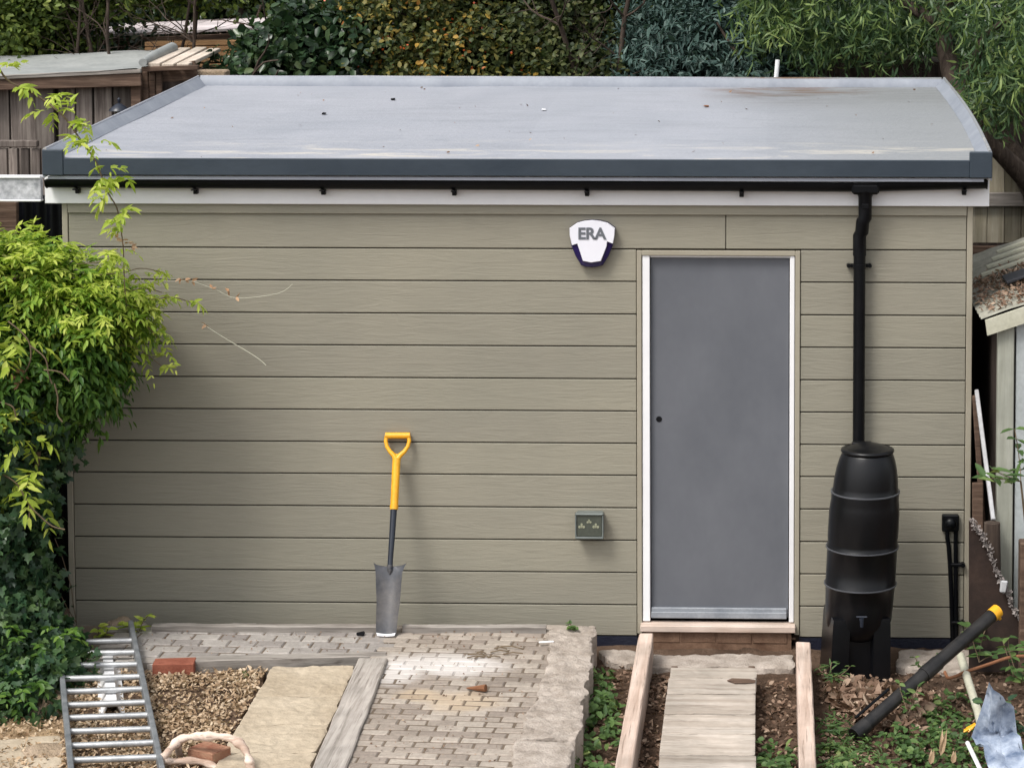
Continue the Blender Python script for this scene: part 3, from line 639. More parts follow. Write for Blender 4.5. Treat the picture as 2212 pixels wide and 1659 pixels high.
# stand
st0=U(*kk6(520,375),Y=BY-.16); st1=U(*kk6(1068,390),Y=BY-.16)
scx=(st0.x+st1.x)/2; stand=thing('water_butt_stand',(scx,BY,-.02),'black ribbed plastic stand beneath the water butt','stand')
def ring_stand(h,sc):
    w_=(st1.x-st0.x)/2*sc*.97; wb=w_; n_=.018
    pts=[(-w_,-wb),(-w_*.40,-wb),(-w_*.34,-wb+n_*2.2),(w_*.36,-wb+n_*2.2),(w_*.42,-wb),(w_,-wb),(w_,wb),(w_*.35,wb),(w_*.35,wb-n_),(-w_*.35,wb-n_),(-w_*.35,wb),(-w_,wb)]
    a=R(8); return [(scx+x*math.cos(a)-y*math.sin(a)-(.5-h)*.03,BY+x*math.sin(a)+y*math.cos(a),h) for x,y in pts]
zt_=st0.z-.005; A=ring_stand(-.10,1.0); B=ring_stand(zt_-.03,.95); D_=ring_stand(zt_,.93); n=len(A)
MB().add(A+B+D_,[(i,(i+1)%n,n+(i+1)%n,n+i) for i in range(n)]+[(n+i,n+(i+1)%n,2*n+(i+1)%n,2*n+i) for i in range(n)]+[tuple(2*n+i for i in range(n))]).build('base','butt',stand,40)
m=MB(); a=R(12)
for q in range(28):
    an=math.pi*(1.02+.96*q/27)
r1=.165; zz=zt_-.01
V=[];F_=[]
for q in range(49):
    an=2*math.pi*q/48; hh=.02+.035*abs(math.cos(an*2+.6))
    for rr,hz_ in ((r1,zz),(r1,zz+hh),(r1-.014,zz+hh),(r1-.014,zz)): V.append((scx+.0+rr*math.cos(an),BY+rr*math.sin(an),hz_))
for q in range(48):
    for e in range(4): F_.append((q*4+e,q*4+(e+1)%4,(q+1)*4+(e+1)%4,(q+1)*4+e))
m.add(V,F_).build('cradle_rim','butt',stand,40)

# ================================================================ SPADE
ks=K(800,980,3.0715); PZ=.105
gb=U(*ks(325,1562),Z=PZ); 
def sp(x,y):
    t=(1562-y)/(1562-105); Y=gb.y+( -.03-gb.y)*t; return U(*ks(x,y),Y=Y)
spade=thing('spade',gb,'narrow trenching spade with yellow handle leaning on the shed wall','spade')
m=MB(); hp=[(330,128),(322,165),(330,205),(352,242),(378,268),(396,300)]; hq=[(486,128),(492,165),(482,205),(458,242),(428,268),(404,300)]
m.tube([sp(x,y) for x,y in hp],[.012,.011,.011,.012,.014,.016],12); m.tube([sp(x,y) for x,y in hq],[.012,.011,.011,.012,.014,.016],12)
m.tube([sp(320,128),sp(497,128)],.0175,16)
m.prism([sp(372,256)+Vector((0,-.008,0)),sp(405,262)+Vector((0,-.008,0)),sp(438,256)+Vector((0,-.008,0)),sp(420,300)+Vector((0,-.008,0)),sp(385,300)+Vector((0,-.008,0))],(0,.018,0))
m.tube([sp(400,292),sp(397,340),sp(383,640)],[.023,.0225,.0215],16); m.tube([sp(383,630),sp(381,660)],[.0235,.0225],16)
m.build('handle','yellow',spade,50)
m=MB(); m.tube([sp(380,655),sp(368,850),sp(357,1000),sp(352,1090)],[.018,.0165,.0145,.015],16); m.build('shaft','shaft',spade,50)
rows=[(233,471,1046,.0),(246,458,1072,.014),(254,448,1100,.03),(257,442,1160,.036),(260,436,1250,.034),(262,428,1330,.032),(258,418,1400,.028),(256,410,1460,.024),(254,402,1540,.018),(262,392,1560,.014)]
V=[];F_=[];N_=12
for x0,x1,y,dp_ in rows:
    a,b=sp(x0,y),sp(x1,y)
    for i in range(N_+1):
        t=i/N_; p=a.lerp(b,t); zoff=(.03*math.sin(math.pi*t)*0); 
        p=p+Vector((0,-dp_*(2*t-1)**2*1.0+.004,0))
        if y==1046: p.z-= .022*math.sin(math.pi*t)**.5*.9
        V.append(p)
m=MB(); n_=len(V); V2=V+[v+Vector((0,.004,-.0)) for v in V]
for j in range(len(rows)-1):
    for i in range(N_):
        a=j*(N_+1)+i; q=(a,a+1,a+N_+2,a+N_+1); F_.append(q); F_.append(tuple(n_+x for x in q[::-1]))
edge=[i for i in range(N_+1)]+[j*(N_+1)+N_ for j in range(1,len(rows))]+[(len(rows)-1)*(N_+1)+i for i in range(N_-1,-1,-1)]+[j*(N_+1) for j in range(len(rows)-2,0,-1)]
for a,b in zip(edge,edge[1:]+edge[:1]): F_.append((a,b,n_+b,n_+a))
blade=m.add(V2,F_).build('blade','spade_steel',spade,50)
m=MB(); m.tube([sp(352,1060),sp(351,1100),sp(350,1125)],[.017,.014,.004],12); m.build('socket','spade_steel',blade,50)
# limey tip
m=MB(); a=[sp(258,1542),sp(290,1548),sp(325,1552),sp(365,1550),sp(396,1543),sp(390,1562),sp(325,1568),sp(268,1563)]
m.prism([p+Vector((0,-.022,.002)) for p in a],(0,.006,0)); m.build('lime_edge','white',blade)

# ================================================================ PAVING AND EDGES
def poly_in(poly,x,y):
    c=False; n=len(poly)
    for i in range(n):
        (x1,y1),(x2,y2)=poly[i],poly[(i+1)%n]
        if (y1>y)!=(y2>y) and x<(x2-x1)*(y-y1)/(y2-y1)+x1: c=not c
    return c
def G(px,py,Z): 
    p=U(px,py,Z=Z); return (p.x,p.y)
PAV=[G(812,1424,.1),G(842,1406,.1),G(840,1352,.1),G(1206,1352,.1),G(1220,1360,.1),G(1190,1480,.1),G(1150,1600,.1),G(1110,1720,.1),G(1050,1900,.1),G(660,1900,.1),G(705,1720,.1)]
PAVL=[G(235,1350,.1),G(845,1350,.1),G(838,1413,.1),G(560,1417,.1),G(285,1430,.1),G(190,1430,.1)]
def setts(poly,name,matname,bl_,bw_,ang,zt_,label,xmax=None,seed=1):
    rs=random.Random(seed); m=MB(); ca,sa=math.cos(ang),math.sin(ang)
    xs=[p[0] for p in poly]; ys=[p[1] for p in poly]; x0,x1,y0,y1=min(xs),max(xs),min(ys),max(ys)
    L_=max(x1-x0,y1-y0)*1.6; nr=int(L_/bw_)+2; nc=int(L_/bl_)+2; cx_,cy_=(x0+x1)/2,(y0+y1)/2
    for j in range(-nr//2,nr//2):
        off=(j%2)*.5+rs.uniform(-.06,.06)
        for i in range(-nc//2,nc//2):
            u=(i+off)*bl_; v=j*bw_; x=cx_+u*ca-v*sa; y=cy_+u*sa+v*ca
            if not poly_in(poly,x,y): continue
            hl=bl_/2-.0022-rs.uniform(0,.0018); hw=bw_/2-.0038-rs.uniform(0,.0015); a=ang+rs.uniform(-.03,.03)
            tz=rs.uniform(-.003,.003); tx=rs.uniform(-.012,.012)
            ax=Vector((math.cos(a),math.sin(a),tx)).normalized(); ay=Vector((-math.sin(a),math.cos(a),rs.uniform(-.015,.015))).normalized(); az=ax.cross(ay)
            m.frame((x,y,zt_-.03+tz),ax,ay,az,hl,hw,.03,.006,.0012)
    return m
lx,ly=G(930,1432,.1); l2=G(1010,1440,.1); l3=G(855,1455,.1); tn=G(995,1515,.1); tn2=G(900,1500,.1); l4=G(880,1700,.1)
M['paver']=mk_paver('setts',(.27,.228,.195),(.345,.298,.255),(.42,.37,.32),[(lx,ly,.30,.20),(l2[0],l2[1],.26,.18),(l3[0],l3[1],.14,.2)],[(tn[0],tn[1],.22,.18),(tn2[0],tn2[1],.12,.1)])
M['paver2']=mk_paver('old_setts',(.27,.245,.23),(.34,.315,.295),(.43,.40,.37),[(l3[0]+.0,l3[1]+.15,.1,.12)])
m=setts(PAV,'','',.141,.0745,R(-3),.1,'',seed=3); o=m.build('block_paving','paver',None,30); tag(o,'grey brown block paving set in rows',None,None,'structure')
m=setts(PAVL,'','',.15,.105,R(-2),.1,'',seed=5); o=m.build('paving_strip','paver2',None,30); tag(o,'grey block paving strip along the shed wall',None,None,'structure')
M['joint']=mk_paver('joint_sand',(.16,.125,.095),(.16,.125,.095),(.16,.125,.095),[(lx,ly,.26,.17),(l2[0],l2[1],.2,.15)])
def slabpoly(poly,z0_,z1_): return MB().prism([(x,y,z0_) for x,y in poly],(0,0,z1_-z0_))
PB=[G(832,1424,.1),G(850,1349,.1),G(1200,1349,.1),G(1188,1480,.1),G(1145,1600,.1),G(1100,1720,.1),G(1040,1900,.1),G(690,1900,.1),G(733,1720,.1)]
o=slabpoly(PB,-.04,.0955).build('paving_bed','joint'); tag(o,'sandy bed of the block paving',None,None,'structure')
PB2=[G(150,1349,.1),G(848,1349,.1),G(831,1408,.1),G(285,1424,.1),G(150,1430,.1)]
o=slabpoly(PB2,-.04,.0945).build('strip_bed','joint'); tag(o,'bed of the paving strip',None,None,'structure')
def rough(poly,z0_,z1_,st,amp,name,mat,ns=9,edge=.02,sm=5,label=None,cat=None,kind=None):
    """uneven slab: relief top over a polygon, with side skirts"""
    xs=[p[0] for p in poly]; ys=[p[1] for p in poly]; x0,x1,y0,y1=min(xs)-st,max(xs)+st,min(ys)-st,max(ys)+st
    nx_=int((x1-x0)/st)+1; ny_=int((y1-y0)/st)+1; m=MB(); idx={}; nb={}; lo={}
    def h(x,y): return z1_+amp*fbm(x,y,ns)+amp*.5*fbm(x,y,ns*4)
    cells=set((i,j) for i in range(nx_) for j in range(ny_) if poly_in(poly,x0+(i+.5)*st+edge*fbm(x0+i*st,y0+j*st,8),y0+(j+.5)*st))
    def vt(i,j,b):
        if (i,j,b) not in idx:
            x=x0+i*st; y=y0+j*st; idx[(i,j,b)]=len(m.v); m.v.append((x,y,z0_ if b else h(x,y)))
        return idx[(i,j,b)]
    for i,j in cells:
        m.f.append((vt(i,j,0),vt(i+1,j,0),vt(i+1,j+1,0),vt(i,j+1,0)))
        for (di,dj),(a,b) in (((0,-1),((0,0),(1,0))),((1,0),((1,0),(1,1))),((0,1),((1,1),(0,1))),((-1,0),((0,1),(0,0)))):
            if (i+di,j+dj) not in cells:
                p,q=vt(i+a[0],j+a[1],0),vt(i+b[0],j+b[1],0); p1,q1=vt(i+a[0],j+a[1],1),vt(i+b[0],j+b[1],1); m.f.append((p,q,q1,p1))
                nb.setdefault(p,[]).append(q); nb.setdefault(q,[]).append(p); lo[p]=p1; lo[q]=q1
    for _ in range(sm):
        new={}
        for p,ns_ in nb.items(): new[p]=((m.v[p][0]*2+sum(m.v[q][0] for q in ns_))/(2+len(ns_)),(m.v[p][1]*2+sum(m.v[q][1] for q in ns_))/(2+len(ns_)))
        for p,(x,y) in new.items(): m.v[p]=(x,y,m.v[p][2]-(.0012 if z1_-z0_>.05 else 0)); m.v[lo[p]]=(x,y,z0_)
    return m
# crumbly concrete edging
KP=[G(1190,1348,.12),G(1286,1346,.12),G(1281,1400,.12),G(1262,1490,.12),G(1250,1590,.12),G(1118,1592,.12),G(1160,1500,.12),G(1182,1420,.12)]
m=rough(KP,-.13,.112,.010,.011,'','',11,.03,3); top('concrete_edging',m,'concrete','crumbling concrete edging at the right side of the block paving','edging',smooth=60)
KP2=[G(1112,1596,.12),G(1236,1596,.12),G(1225,1700,.12),G(1208,1800,.12),G(1070,1800,.12),G(1095,1700,.12)]
m=rough(KP2,-.13,.115,.010,.008,'','',8); top('concrete_block',m,'concrete','square concrete block at the near end of the crumbling edging','block',smooth=60)
# sleeper behind the edging side, timber edge strips
def beamtop(a,b,wd,th,zt,mat,name,label,cat,group=None,c=.006):
    a=Vector((a[0],a[1],zt-th/2)); b=Vector((b[0],b[1],zt-th/2)); m=MB()
    # several segments with a slight irregular outline
    N_=26; ax=(b-a).normalized(); ay=Vector((0,0,1)).cross(ax); V=[];F_=[]
    for i in range(N_+1):
        p=a.lerp(b,i/N_); w1=wd/2*(1+.05*fbm(p.x*3,p.y*3,2)); 
        for sy,sz,q in ((-1,-1,0),(-1,1,0),(-1,1,1),(1,1,1),(1,1,0),(1,-1,0)):
            V.append(p+ay*(sy*(w1-(c if q else 0)))+Vector((0,0,sz*th/2-(0 if q or sz<0 else c)+.003*fbm(p.x*5+sy,p.y*5,3)*(sz>0))))
    for i in range(N_):
        for q in range(6): F_.append((i*6+q,i*6+(q+1)%6,(i+1)*6+(q+1)%6,(i+1)*6+q))
    F_+=[tuple(range(6)),tuple(range(N_*6,N_*6+6))]
    m.add(V,F_); return top(name,m,mat,label,cat,group,40)
beamtop(G(330,1350,.13),G(840,1352,.13),.05,.06,.135,'grey_old','timber_batten','weathered batten along the foot of the wall, left of the spade','batten')
beamtop(G(870,1352,.13),G(1180,1352,.13),.05,.06,.135,'grey_old','timber_batten','weathered batten along the foot of the wall, right of the spade','batten')
beamtop(G(278,1428,.1),G(834,1413,.1),.075,.12,.107,'grey_old','timber_edging','long grey timber edging between paving strip and gravel bed','edging')
beamtop(G(806,1424,.11),G(655,1800,.11),.155,.1,.118,'grey_oldy','timber_plank','broad weathered plank laid between sandstone slabs and block paving','plank')
# sandstone slabs
ang=0
le=[(590,1436),(553,1500),(517,1561),(478,1625),(430,1720)]; re=[(766,1436),(739,1500),(711,1561),(684,1620),(640,1720)]
for i,(lab) in enumerate(['sandstone slab nearest the wall, beside the weathered plank','second sandstone slab from the wall, beside the plank','third sandstone slab from the wall, beside the plank','sandstone slab at the bottom edge beside the plank']):
    q=[G(*le[i],.08),G(*re[i],.08),G(re[i+1][0],re[i+1][1]-.6,.08),G(le[i+1][0],le[i+1][1]-.6,.08)]
    m=rough(q,-.03,.075,.009,.008,'','',6,.0,2); top('paving_slab',m,'slab',lab,'slab','sandstone slabs',60)
# more slabs at the lower left, under and beside the ladder
for q,lab in (([G(-60,1600,.0),G(130,1590,.0),G(150,1690,.0),G(-60,1700,.0)],'tan stone slab left of the ladder foot'),([G(172,1606,.0),G(262,1604,.0),G(262,1680,.0),G(150,1690,.0)],'cracked tan slab under the ladder, left piece'),([G(270,1604,.0),G(470,1612,.0),G(440,1720,.0),G(262,1700,.0)],'tan slab under the bleached branch')):
    m=rough(q,-.06,.01,.02,.008,'','',4,.0); top('stone_slab',m,'slab',lab,'slab','tan slabs at the front',60)
# step footing in front of door and packed stones
m=rough([G(1290,1402,-.045),G(1378,1402,-.045),G(1378,1430,-.045),G(1320,1430,-.045)],-.13,-.045,.015,.012,'','',8); top('footing_stone',m,'concrete','pale rubble footing below the wall between edging and rail','footing',smooth=60)
m=rough([G(1412,1412,-.045),G(1716,1412,-.045),G(1718,1440,-.045),G(1404,1440,-.045)],-.13,-.045,.015,.01,'','',8); top('footing_slab',m,'concrete','worn concrete footing between door sill and boardwalk','footing',smooth=60)
mb=MB(); a_=U(1412,1395,Y=-.06); 
for i in range(6):
    if i<4: mb.box(DXL+.045+.2*i,DXL+.045+.2*i+.192,-.050,-.032,-.045,.018,.004,.002)
mb.box(DXL+.045,DXR-.045,-.046,-.033,-.12,.045)
top('sill_bricks',mb,mk_brick('dark_brick',(.10,.055,.035),(.24,.15,.10)),'row of dark bricks beneath the timber door sill','brick footing')
m=rough([G(1940,1402,-.045),G(2140,1402,-.045),G(2080,1452,-.045),G(1935,1440,-.045)],-.13,-.045,.015,.010,'','',8); top('footing_stone',m,'concrete','rough concrete footing below the wall right of the water butt','footing',smooth=60)
# rails
def rail(pts,zt,lab):
    a,b=pts; beamtop(a,b,.078,.19,zt,'rail','timber_rail',lab,'rail','rails flanking the boardwalk')
rail((G(1396,1368,.10),G(1312,1860,.10)),.10,'pinkish timber rail left of the boardwalk')
rail((G(1735,1386,.10),G(1752,1860,.10)),.10,'pinkish timber rail right of the boardwalk')
# boardwalk
bw=thing('boardwalk',(*G(1540,1560,.04),0),'pale boardwalk of wide cross boards leading to the door','boardwalk')
ys_=[1440,1464,1499,1541,1584,1630,1680,1735,1795]
for i in range(len(ys_)-1):
    def ex(y): t=(y-1440)/219; return 1448-27*t,1634-1*t
    l0,r0=ex(ys_[i]); l1,r1_=ex(ys_[i+1]-1.2)
    A_=[G(l0,ys_[i],.06),G(r0,ys_[i],.06),G(r1_,ys_[i+1]-1.4,.06),G(l1,ys_[i+1]-1.4,.06)]
    dxx=random.uniform(-.004,.004)
    m=rough([(x+dxx,y) for x,y in A_],-.02,.058+random.uniform(-.004,.004),.008,.0035,'','',7,0,2); m.build('board','path',bw,60)
m=MB()
for p in ((1450,1442,1421,1800),(1632,1442,1630,1800)):
    a,b=G(p[0],p[1],.0),G(p[2],p[3],.0); m.beam((a[0]+(.02 if p[0]<1500 else -.02),a[1]-.06,-.03),(b[0]+(.02 if p[0]<1500 else -.02),b[1],-.03),.035,.12)
m.build('bearer','brown',bw)
m=MB(); q=kk7=K(1200,1350,3.678); pts=[(1860,908),(1900,890),(2050,895),(2105,905),(2100,925),(1930,930)]
m.prism([U(*kk7(x,y),Z=.0645) for x,y in pts],(0,0,.004)); top('wood_sliver',m,'brown','dark sliver of wood lying on the first boards','wood sliver')

# ================================================================ LOOSE THINGS
def brick(px,py,Z,ang,lab,mat,sz=(.215,.1025,.065)):
    p=U(px,py,Z=Z+sz[2]/2); a=R(ang); m=MB(); m.frame((0,0,sz[2]/2),Vector((math.cos(a),math.sin(a),0)),Vector((-math.sin(a),math.cos(a),0)),Vector((0,0,1)),sz[0]/2,sz[1]/2,sz[2]/2,.004,.002)
    o=m.build('brick',mat); o.location=(p.x,p.y,Z); return tag(o,lab,'brick')
brick(377,1440,.045,6,'red brick lying flat right of the ladder','brick')
brick(452,1630,.04,-30,'mottled brick under the bleached branch','brick2',(.16,.12,.075))
def rock(px,py,r,Z,lab,mat='stone',name='stone',sq=(1,1,.7),seed=0):
    p=U(px,py,Z=Z); rs=np.random.default_rng(seed); m=MB(); n1,n2=10,16; V=[];F_=[]
    for i in range(n1+1):
        th=math.pi*i/n1
        for j in range(n2):
            ph=2*math.pi*j/n2; d=Vector((math.sin(th)*math.cos(ph),math.sin(th)*math.sin(ph),math.cos(th))); rr=r*(1+.35*noise.noise(d*1.6+Vector((seed,0,0)))+.12*noise.noise(d*5))
            V.append((d.x*rr*sq[0],d.y*rr*sq[1],d.z*rr*sq[2]))
    F_=[(i*n2+j,i*n2+(j+1)%n2,(i+1)*n2+(j+1)%n2,(i+1)*n2+j) for i in range(n1) for j in range(n2)]
    m.add([(x+p.x,y+p.y,z+Z+r*sq[2]*.6) for x,y,z in V],F_); return top(name,m,mat,lab,'stone',smooth=50)
rock(258,1372,.085,.0,'pale tan stone behind the top of the ladder',seed=3)
rock(300,1366,.05,.02,'small grey stone beside the ladder top',mat='concrete',seed=8)
rock(110,1640,.10,-.03,'flat tan rock at the lower left corner',seed=5,sq=(1.5,1,.4))
rock(112,1540,.11,-.03,'tan rock under the hedge left of the ladder',seed=6,sq=(1.2,1,.6))
# white channel under the ladder (hat section)
k3=K(0,1350,3.6783)
a=U(*k3(930,740),Z=.07); b=U(*k3(968,1185),Z=.07); ch=MB(); ax=(Vector((b.x,b.y,0))-Vector((a.x,a.y,0))).normalized(); sd_=Vector((-ax.y,ax.x,0))
pf_=[(-.062,.0),(-.045,.004),(-.024,.05),(.024,.05),(.045,.004),(.062,.0)]; V=[]
for P_,z_ in ((a,.045),(b,.045)):
    for u,h in pf_: V.append(Vector((P_.x,P_.y,z_))+sd_*u+Vector((0,0,h+.01)))
    for u,h in pf_[::-1]: V.append(Vector((P_.x,P_.y,z_))+sd_*u*.97+Vector((0,0,h+.006)))
ch.add(V,[(i,(i+1)%12,12+(i+1)%12,12+i) for i in range(12)]); top('plastic_channel',ch,'white','white plastic channel lying on the ground under the ladder','channel',smooth=20)
# ladder
def lp(x,y,Z): return U(*k3(x,y),Z=Z)
TLz,BLz=.125,.05
A=lp(515,600,TLz); 
ladder=thing('ladder',lp(850,1500,0),'aluminium ladder lying on the ground at the lower left','ladder')
def lz_(y): return .155+(.09-.155)*(y-440)/1300
def L3(x,y): return U(*k3(x,y),Z=lz_(y))
lr=[(1128,430),(1205,760),(1300,1250),(1368,1560),(1420,1800),(1455,1960)]; ll=[(508,600),(520,800),(555,1180),(590,1500),(622,1800),(640,1960)]
for Q in (ll,lr):
    m=MB(); P=[L3(x,y) for x,y in Q]; a,b=P[0],P[-1]
    m.beam(a,b,.026,.062,(0,0,1),.004); m.build('rail','alurail',ladder)
def onl(Q,y):
    return float(np.interp(y,[q[1] for q in Q],[q[0] for q in Q]))
A0,A1=L3(*ll[0]),L3(*ll[-1]); B0,B1=L3(*lr[0]),L3(*lr[-1])
for yl,yr in ((577,555),(672,655),(775,757),(885,862),(997,968),(1112,1082),(1222,1192),(1338,1312),(1462,1430),(1587,1557),(1715,1685),(1850,1815)):
    pl_=L3(onl(ll,yl)+5,yl); pr_=L3(onl(lr,yr)+10,yr)
    # project to straight rails
    def cl(p,a,b): d=(b-a); t=(p-a).dot(d)/d.dot(d); return a+d*t
    q0,q1=cl(pl_,A0,A1),cl(pr_,B0,B1); MB().tube([q0,q1],.0155,12).build('rung','alu',ladder)
# driftwood
dr=[(1500,1640,.12),(1405,1580,.10),(1440,1530,.13),(1500,1460,.15),(1570,1405,.17),(1680,1385,.19),(1800,1385,.2),(1950,1390,.2),(2060,1440,.18),(2120,1510,.15),(2150,1600,.11),(2170,1700,.06),(2175,1800,.02)]
m=MB(); P=[U(*k3(x,y),Z=z) for x,y,z in dr]
def smoothpath(P,n=4):
    Q=[]; 
    for i in range(len(P)-1):
        p0=P[max(i-1,0)];p1=P[i];p2=P[i+1];p3=P[min(i+2,len(P)-1)]
        for t in np.linspace(0,1,n,endpoint=False):
            Q.append(.5*((2*p1)+(p2-p0)*t+(2*p0-5*p1+4*p2-p3)*t*t+(3*p1-p0-3*p2+p3)*t**3))
    return Q+[P[-1]]
Q=smoothpath(P[1:],5); m.tube(Q,[.019+.004*math.sin(i*.55+1)+.0025*math.sin(i*1.3) for i in range(len(Q))],12)
Q=smoothpath([U(*k3(x,y),Z=z) for x,y,z in ((1410,1590,.10),(1500,1600,.085),(1640,1595,.08),(1760,1610,.075),(1850,1650,.06),(1900,1720,.04))],5); m.tube(Q,[.016+.003*math.sin(i*.8) for i in range(len(Q))],12)
Q=smoothpath([U(*k3(x,y),Z=z) for x,y,z in ((1530,1440,.15),(1540,1500,.1),(1550,1560,.05),(1555,1600,.0))],4); m.tube(Q,[.016]*len(Q),10)
top('bleached_branch',m,'drift','pale bleached branch arching over the slabs at the bottom edge','branch',smooth=70)
# bits on the paving
kp=K(600,1350,3.678)
m=MB(); m.tube([U(*kp(1820,968),Z=.108),U(*kp(1900,970),Z=.115),U(*kp(1985,968),Z=.122)],[.003,.012,.019],8); top('seed_cone',m,'rustrod','small brown cone lying on the block paving','cone')
m=MB(); 
for i in range(9):
    a0=U(*kp(random.uniform(1800,2180),random.uniform(600,720)),Z=.105); an=random.uniform(-.35,.35); L_=random.uniform(.05,.14); m.tube([a0,a0+Vector((L_/2*math.cos(an),L_/2*math.sin(an),.008)),a0+Vector((L_*math.cos(an),L_*math.sin(an),.0))],.0035,5)
top('twig_heap',m,'twig','small heap of dry twigs on the paving near the wall','twigs')
m=MB(); p=U(1180,1387,Z=.12); m.beam(p+Vector((-.04,0,0)),p+Vector((.04,.01,.002)),.014,.008); top('white_peg',m,'white','small white plastic peg on the paving edge','peg')
m=MB(); p=U(*kp(905,500),Z=.11); m.frame(p,Vector((1,0,0)),Vector((0,1,0)),Vector((0,0,1)),.022,.014,.008,.004,.004); top('slate_chip',m,'dark','small dark chip on the paving left of the spade','stone chip')

# black pipe with yellow cap
pA=U(*kk6(748,1375),Z=-.03); pB=U(*kk6(1985,300),Y=-.85)
pipe=thing('drain_pipe',pA,'black plastic pipe with yellow end propped across the weeds','pipe')
d=(pB-pA).normalized(); m=MB(); m.tube([pA,pA.lerp(pB,.45),pA.lerp(pB,.97)],.034,24); m.tube([pA,pA+d*.09],.038,24); mid=pA.lerp(pB,.48); m.tube([mid-d*.01,mid+d*.1],.038,24); m.build('tube','dusty',pipe,50)
m=MB(); m.tube([pA.lerp(pB,.955),pB+d*.0],.0355,20,False); m.tube([pA.lerp(pB,.955),pB],.033,20,False); e=pB+Vector((.012,0,-.045)); m.tube([pB+Vector((0,-.01,-.02)),e],[.014,.009],8); m.build('end_cap','yellow',pipe,50)
pipe_thin=MB(); a=pA.lerp(pB,.05)+Vector((-.03,.03,.045)); pipe_thin.tube([a,a+d*.25],.008,8); top('thin_rod',pipe_thin,'black','thin dark rod lying against the lower end of the black pipe','rod')
# cream pole and rusty rod
m=MB(); m.tube([U(*kk6(1665,690),Z=.12),U(*kk6(1735,920),Z=.09),U(*kk6(1815,1170),Z=.07),U(*kk6(1850,1330),Z=.05)],[.022,.021,.021,.021],12); top('pole',m,M['cream'],'cream pole sticking out of the weeds behind the blue sheet','pole')
m=MB(); m.tube(smoothpath([U(*kk6(x,y),Z=z) for x,y,z in ((1530,830,.1),(1560,880,.09),(1640,860,.1),(1700,830,.11),(1900,765,.15),(2100,700,.18),(2300,690,.2))]),.0085,8); top('rusty_rod',m,'rustrod','bent rusty rod over the cream pole','rod')
# blue plastic sheet, crumpled
q=[(1905,930),(2010,980),(2120,1150),(2200,1500),(2240,1750),(1950,1750),(1830,1560),(1770,1350),(1850,1130)]
c0=(2000,1380); V=[];F_=[]; nr,na=9,36
for i in range(nr+1):
    for j in range(na):
        t=j/na*len(q); a_=q[int(t)%len(q)]; b_=q[(int(t)+1)%len(q)]; fr=t-int(t); x=c0[0]+(a_[0]+(b_[0]-a_[0])*fr-c0[0])*i/nr; y=c0[1]+(a_[1]+(b_[1]-a_[1])*fr-c0[1])*i/nr
        zt_=np.interp(y,[930,1350,1750],[.42,.16,.05]); p=U(*kk6(x,y),Z=float(zt_)); n_=fbm(p.x*2,p.y*2,3.1)*.05+abs(fbm(p.x,p.z,9))*.045; V.append(p+Vector((n_*.5,n_,n_)))
for i in range(nr):
    for j in range(na): F_.append((i*na+j,i*na+(j+1)%na,(i+1)*na+(j+1)%na,(i+1)*na+j))
V2=V+[v+Vector((0,.004,-.003)) for v in V]; n_=len(V); F2=F_+[tuple(n_+x for x in f[::-1]) for f in F_]+[(nr*na+j,nr*na+(j+1)%na,n_+nr*na+(j+1)%na,n_+nr*na+j) for j in range(na)]
top('plastic_sheet',MB().add(V2,F2),'blue_sheet','crumpled blue grey plastic sheet at the lower right corner','plastic sheet',smooth=30)
m=MB(); m.tube([U(*kk6(1725,1440),Z=.06),U(*kk6(1850,1700),Z=.04)],.011,8); top('white_stake',m,'white','thin white stake below the blue plastic sheet','stake')
m=MB(); p=U(*kk6(1720,1330),Z=.1)
for a0 in range(3): m.frame(p+Vector((.015*a0,0,.01*a0)),Vector((.8,.1,.5)).normalized(),Vector((0,1,0)),Vector((-.5,0,.8)).normalized(),.018,.014,.006,.004,.004)
top('yellow_glove_scrap',m,'yellow','scrap of yellow plastic beside the blue sheet','plastic scrap')

# ================================================================ RIGHT: NEIGHBOURING SHED AND SCRAPS
k9=K(1900,900,3.687)
NY_=-.30
ns=thing('neighbour_shed',(1.9,0,0),'pale green boarded shed with littered sloping roof at the right edge','shed')
a0=U(2128,692,Y=NY_-.05); sl=math.tan(R(19.5)); x0=a0.x
def rz(x): return a0.z+(x-x0)*sl
# barge board
m=MB(); m.prism([(x0,NY_-.06,rz(x0)+.0),(x0+.012,NY_-.06,rz(x0)-.082),(x0+3,NY_-.06,rz(x0+3)-.115),(x0+3,NY_-.06,rz(x0+3)+.0)],(0,.022,0)); m.build('barge_board','cream',ns)
m=MB(); V=[];F_=[]; NXc,NYc=60,120
for j in range(NYc+1):
    y=NY_-.03+2.1*j/NYc
    for i in range(NXc+1):
        x=x0-.02+3.0*i/NXc; V.append((x,y,rz(x)+.01+.016*math.sin(j/NYc*2*math.pi*18)*(1 if y>.9 else .35)+.008*fbm(x,y,5)))
m.add(V,[(j*(NXc+1)+i,j*(NXc+1)+i+1,(j+1)*(NXc+1)+i+1,(j+1)*(NXc+1)+i) for j in range(NYc) for i in range(NXc)])
M['corr']=plain('corrugated_sheet',(.20,.195,.16),(.38,.37,.31),5,.75,.2,.4)
rf=m.build('roof','corr',ns)
m=MB(); wx=U(2153,1000,Y=NY_).x; pw=U(2188,1000,Y=NY_).x
m.box(wx,pw,NY_-.02,NY_+.05,-.05,rz(pw)-.1,.004); m.build('corner_post','sage',ns)
m=MB(); x=pw+.012
while x<4.0:
    m.box(x,x+.11,NY_-.004,NY_+.03,-.05,rz(x)-.07,.004); x+=.114
m.build('front_panel','sagepanel',ns)
m=MB(); m.box(wx+.005,wx+.03,NY_+.055,1.8,-.05,rz(wx)-.03); m.build('side_wall','brownz',ns)
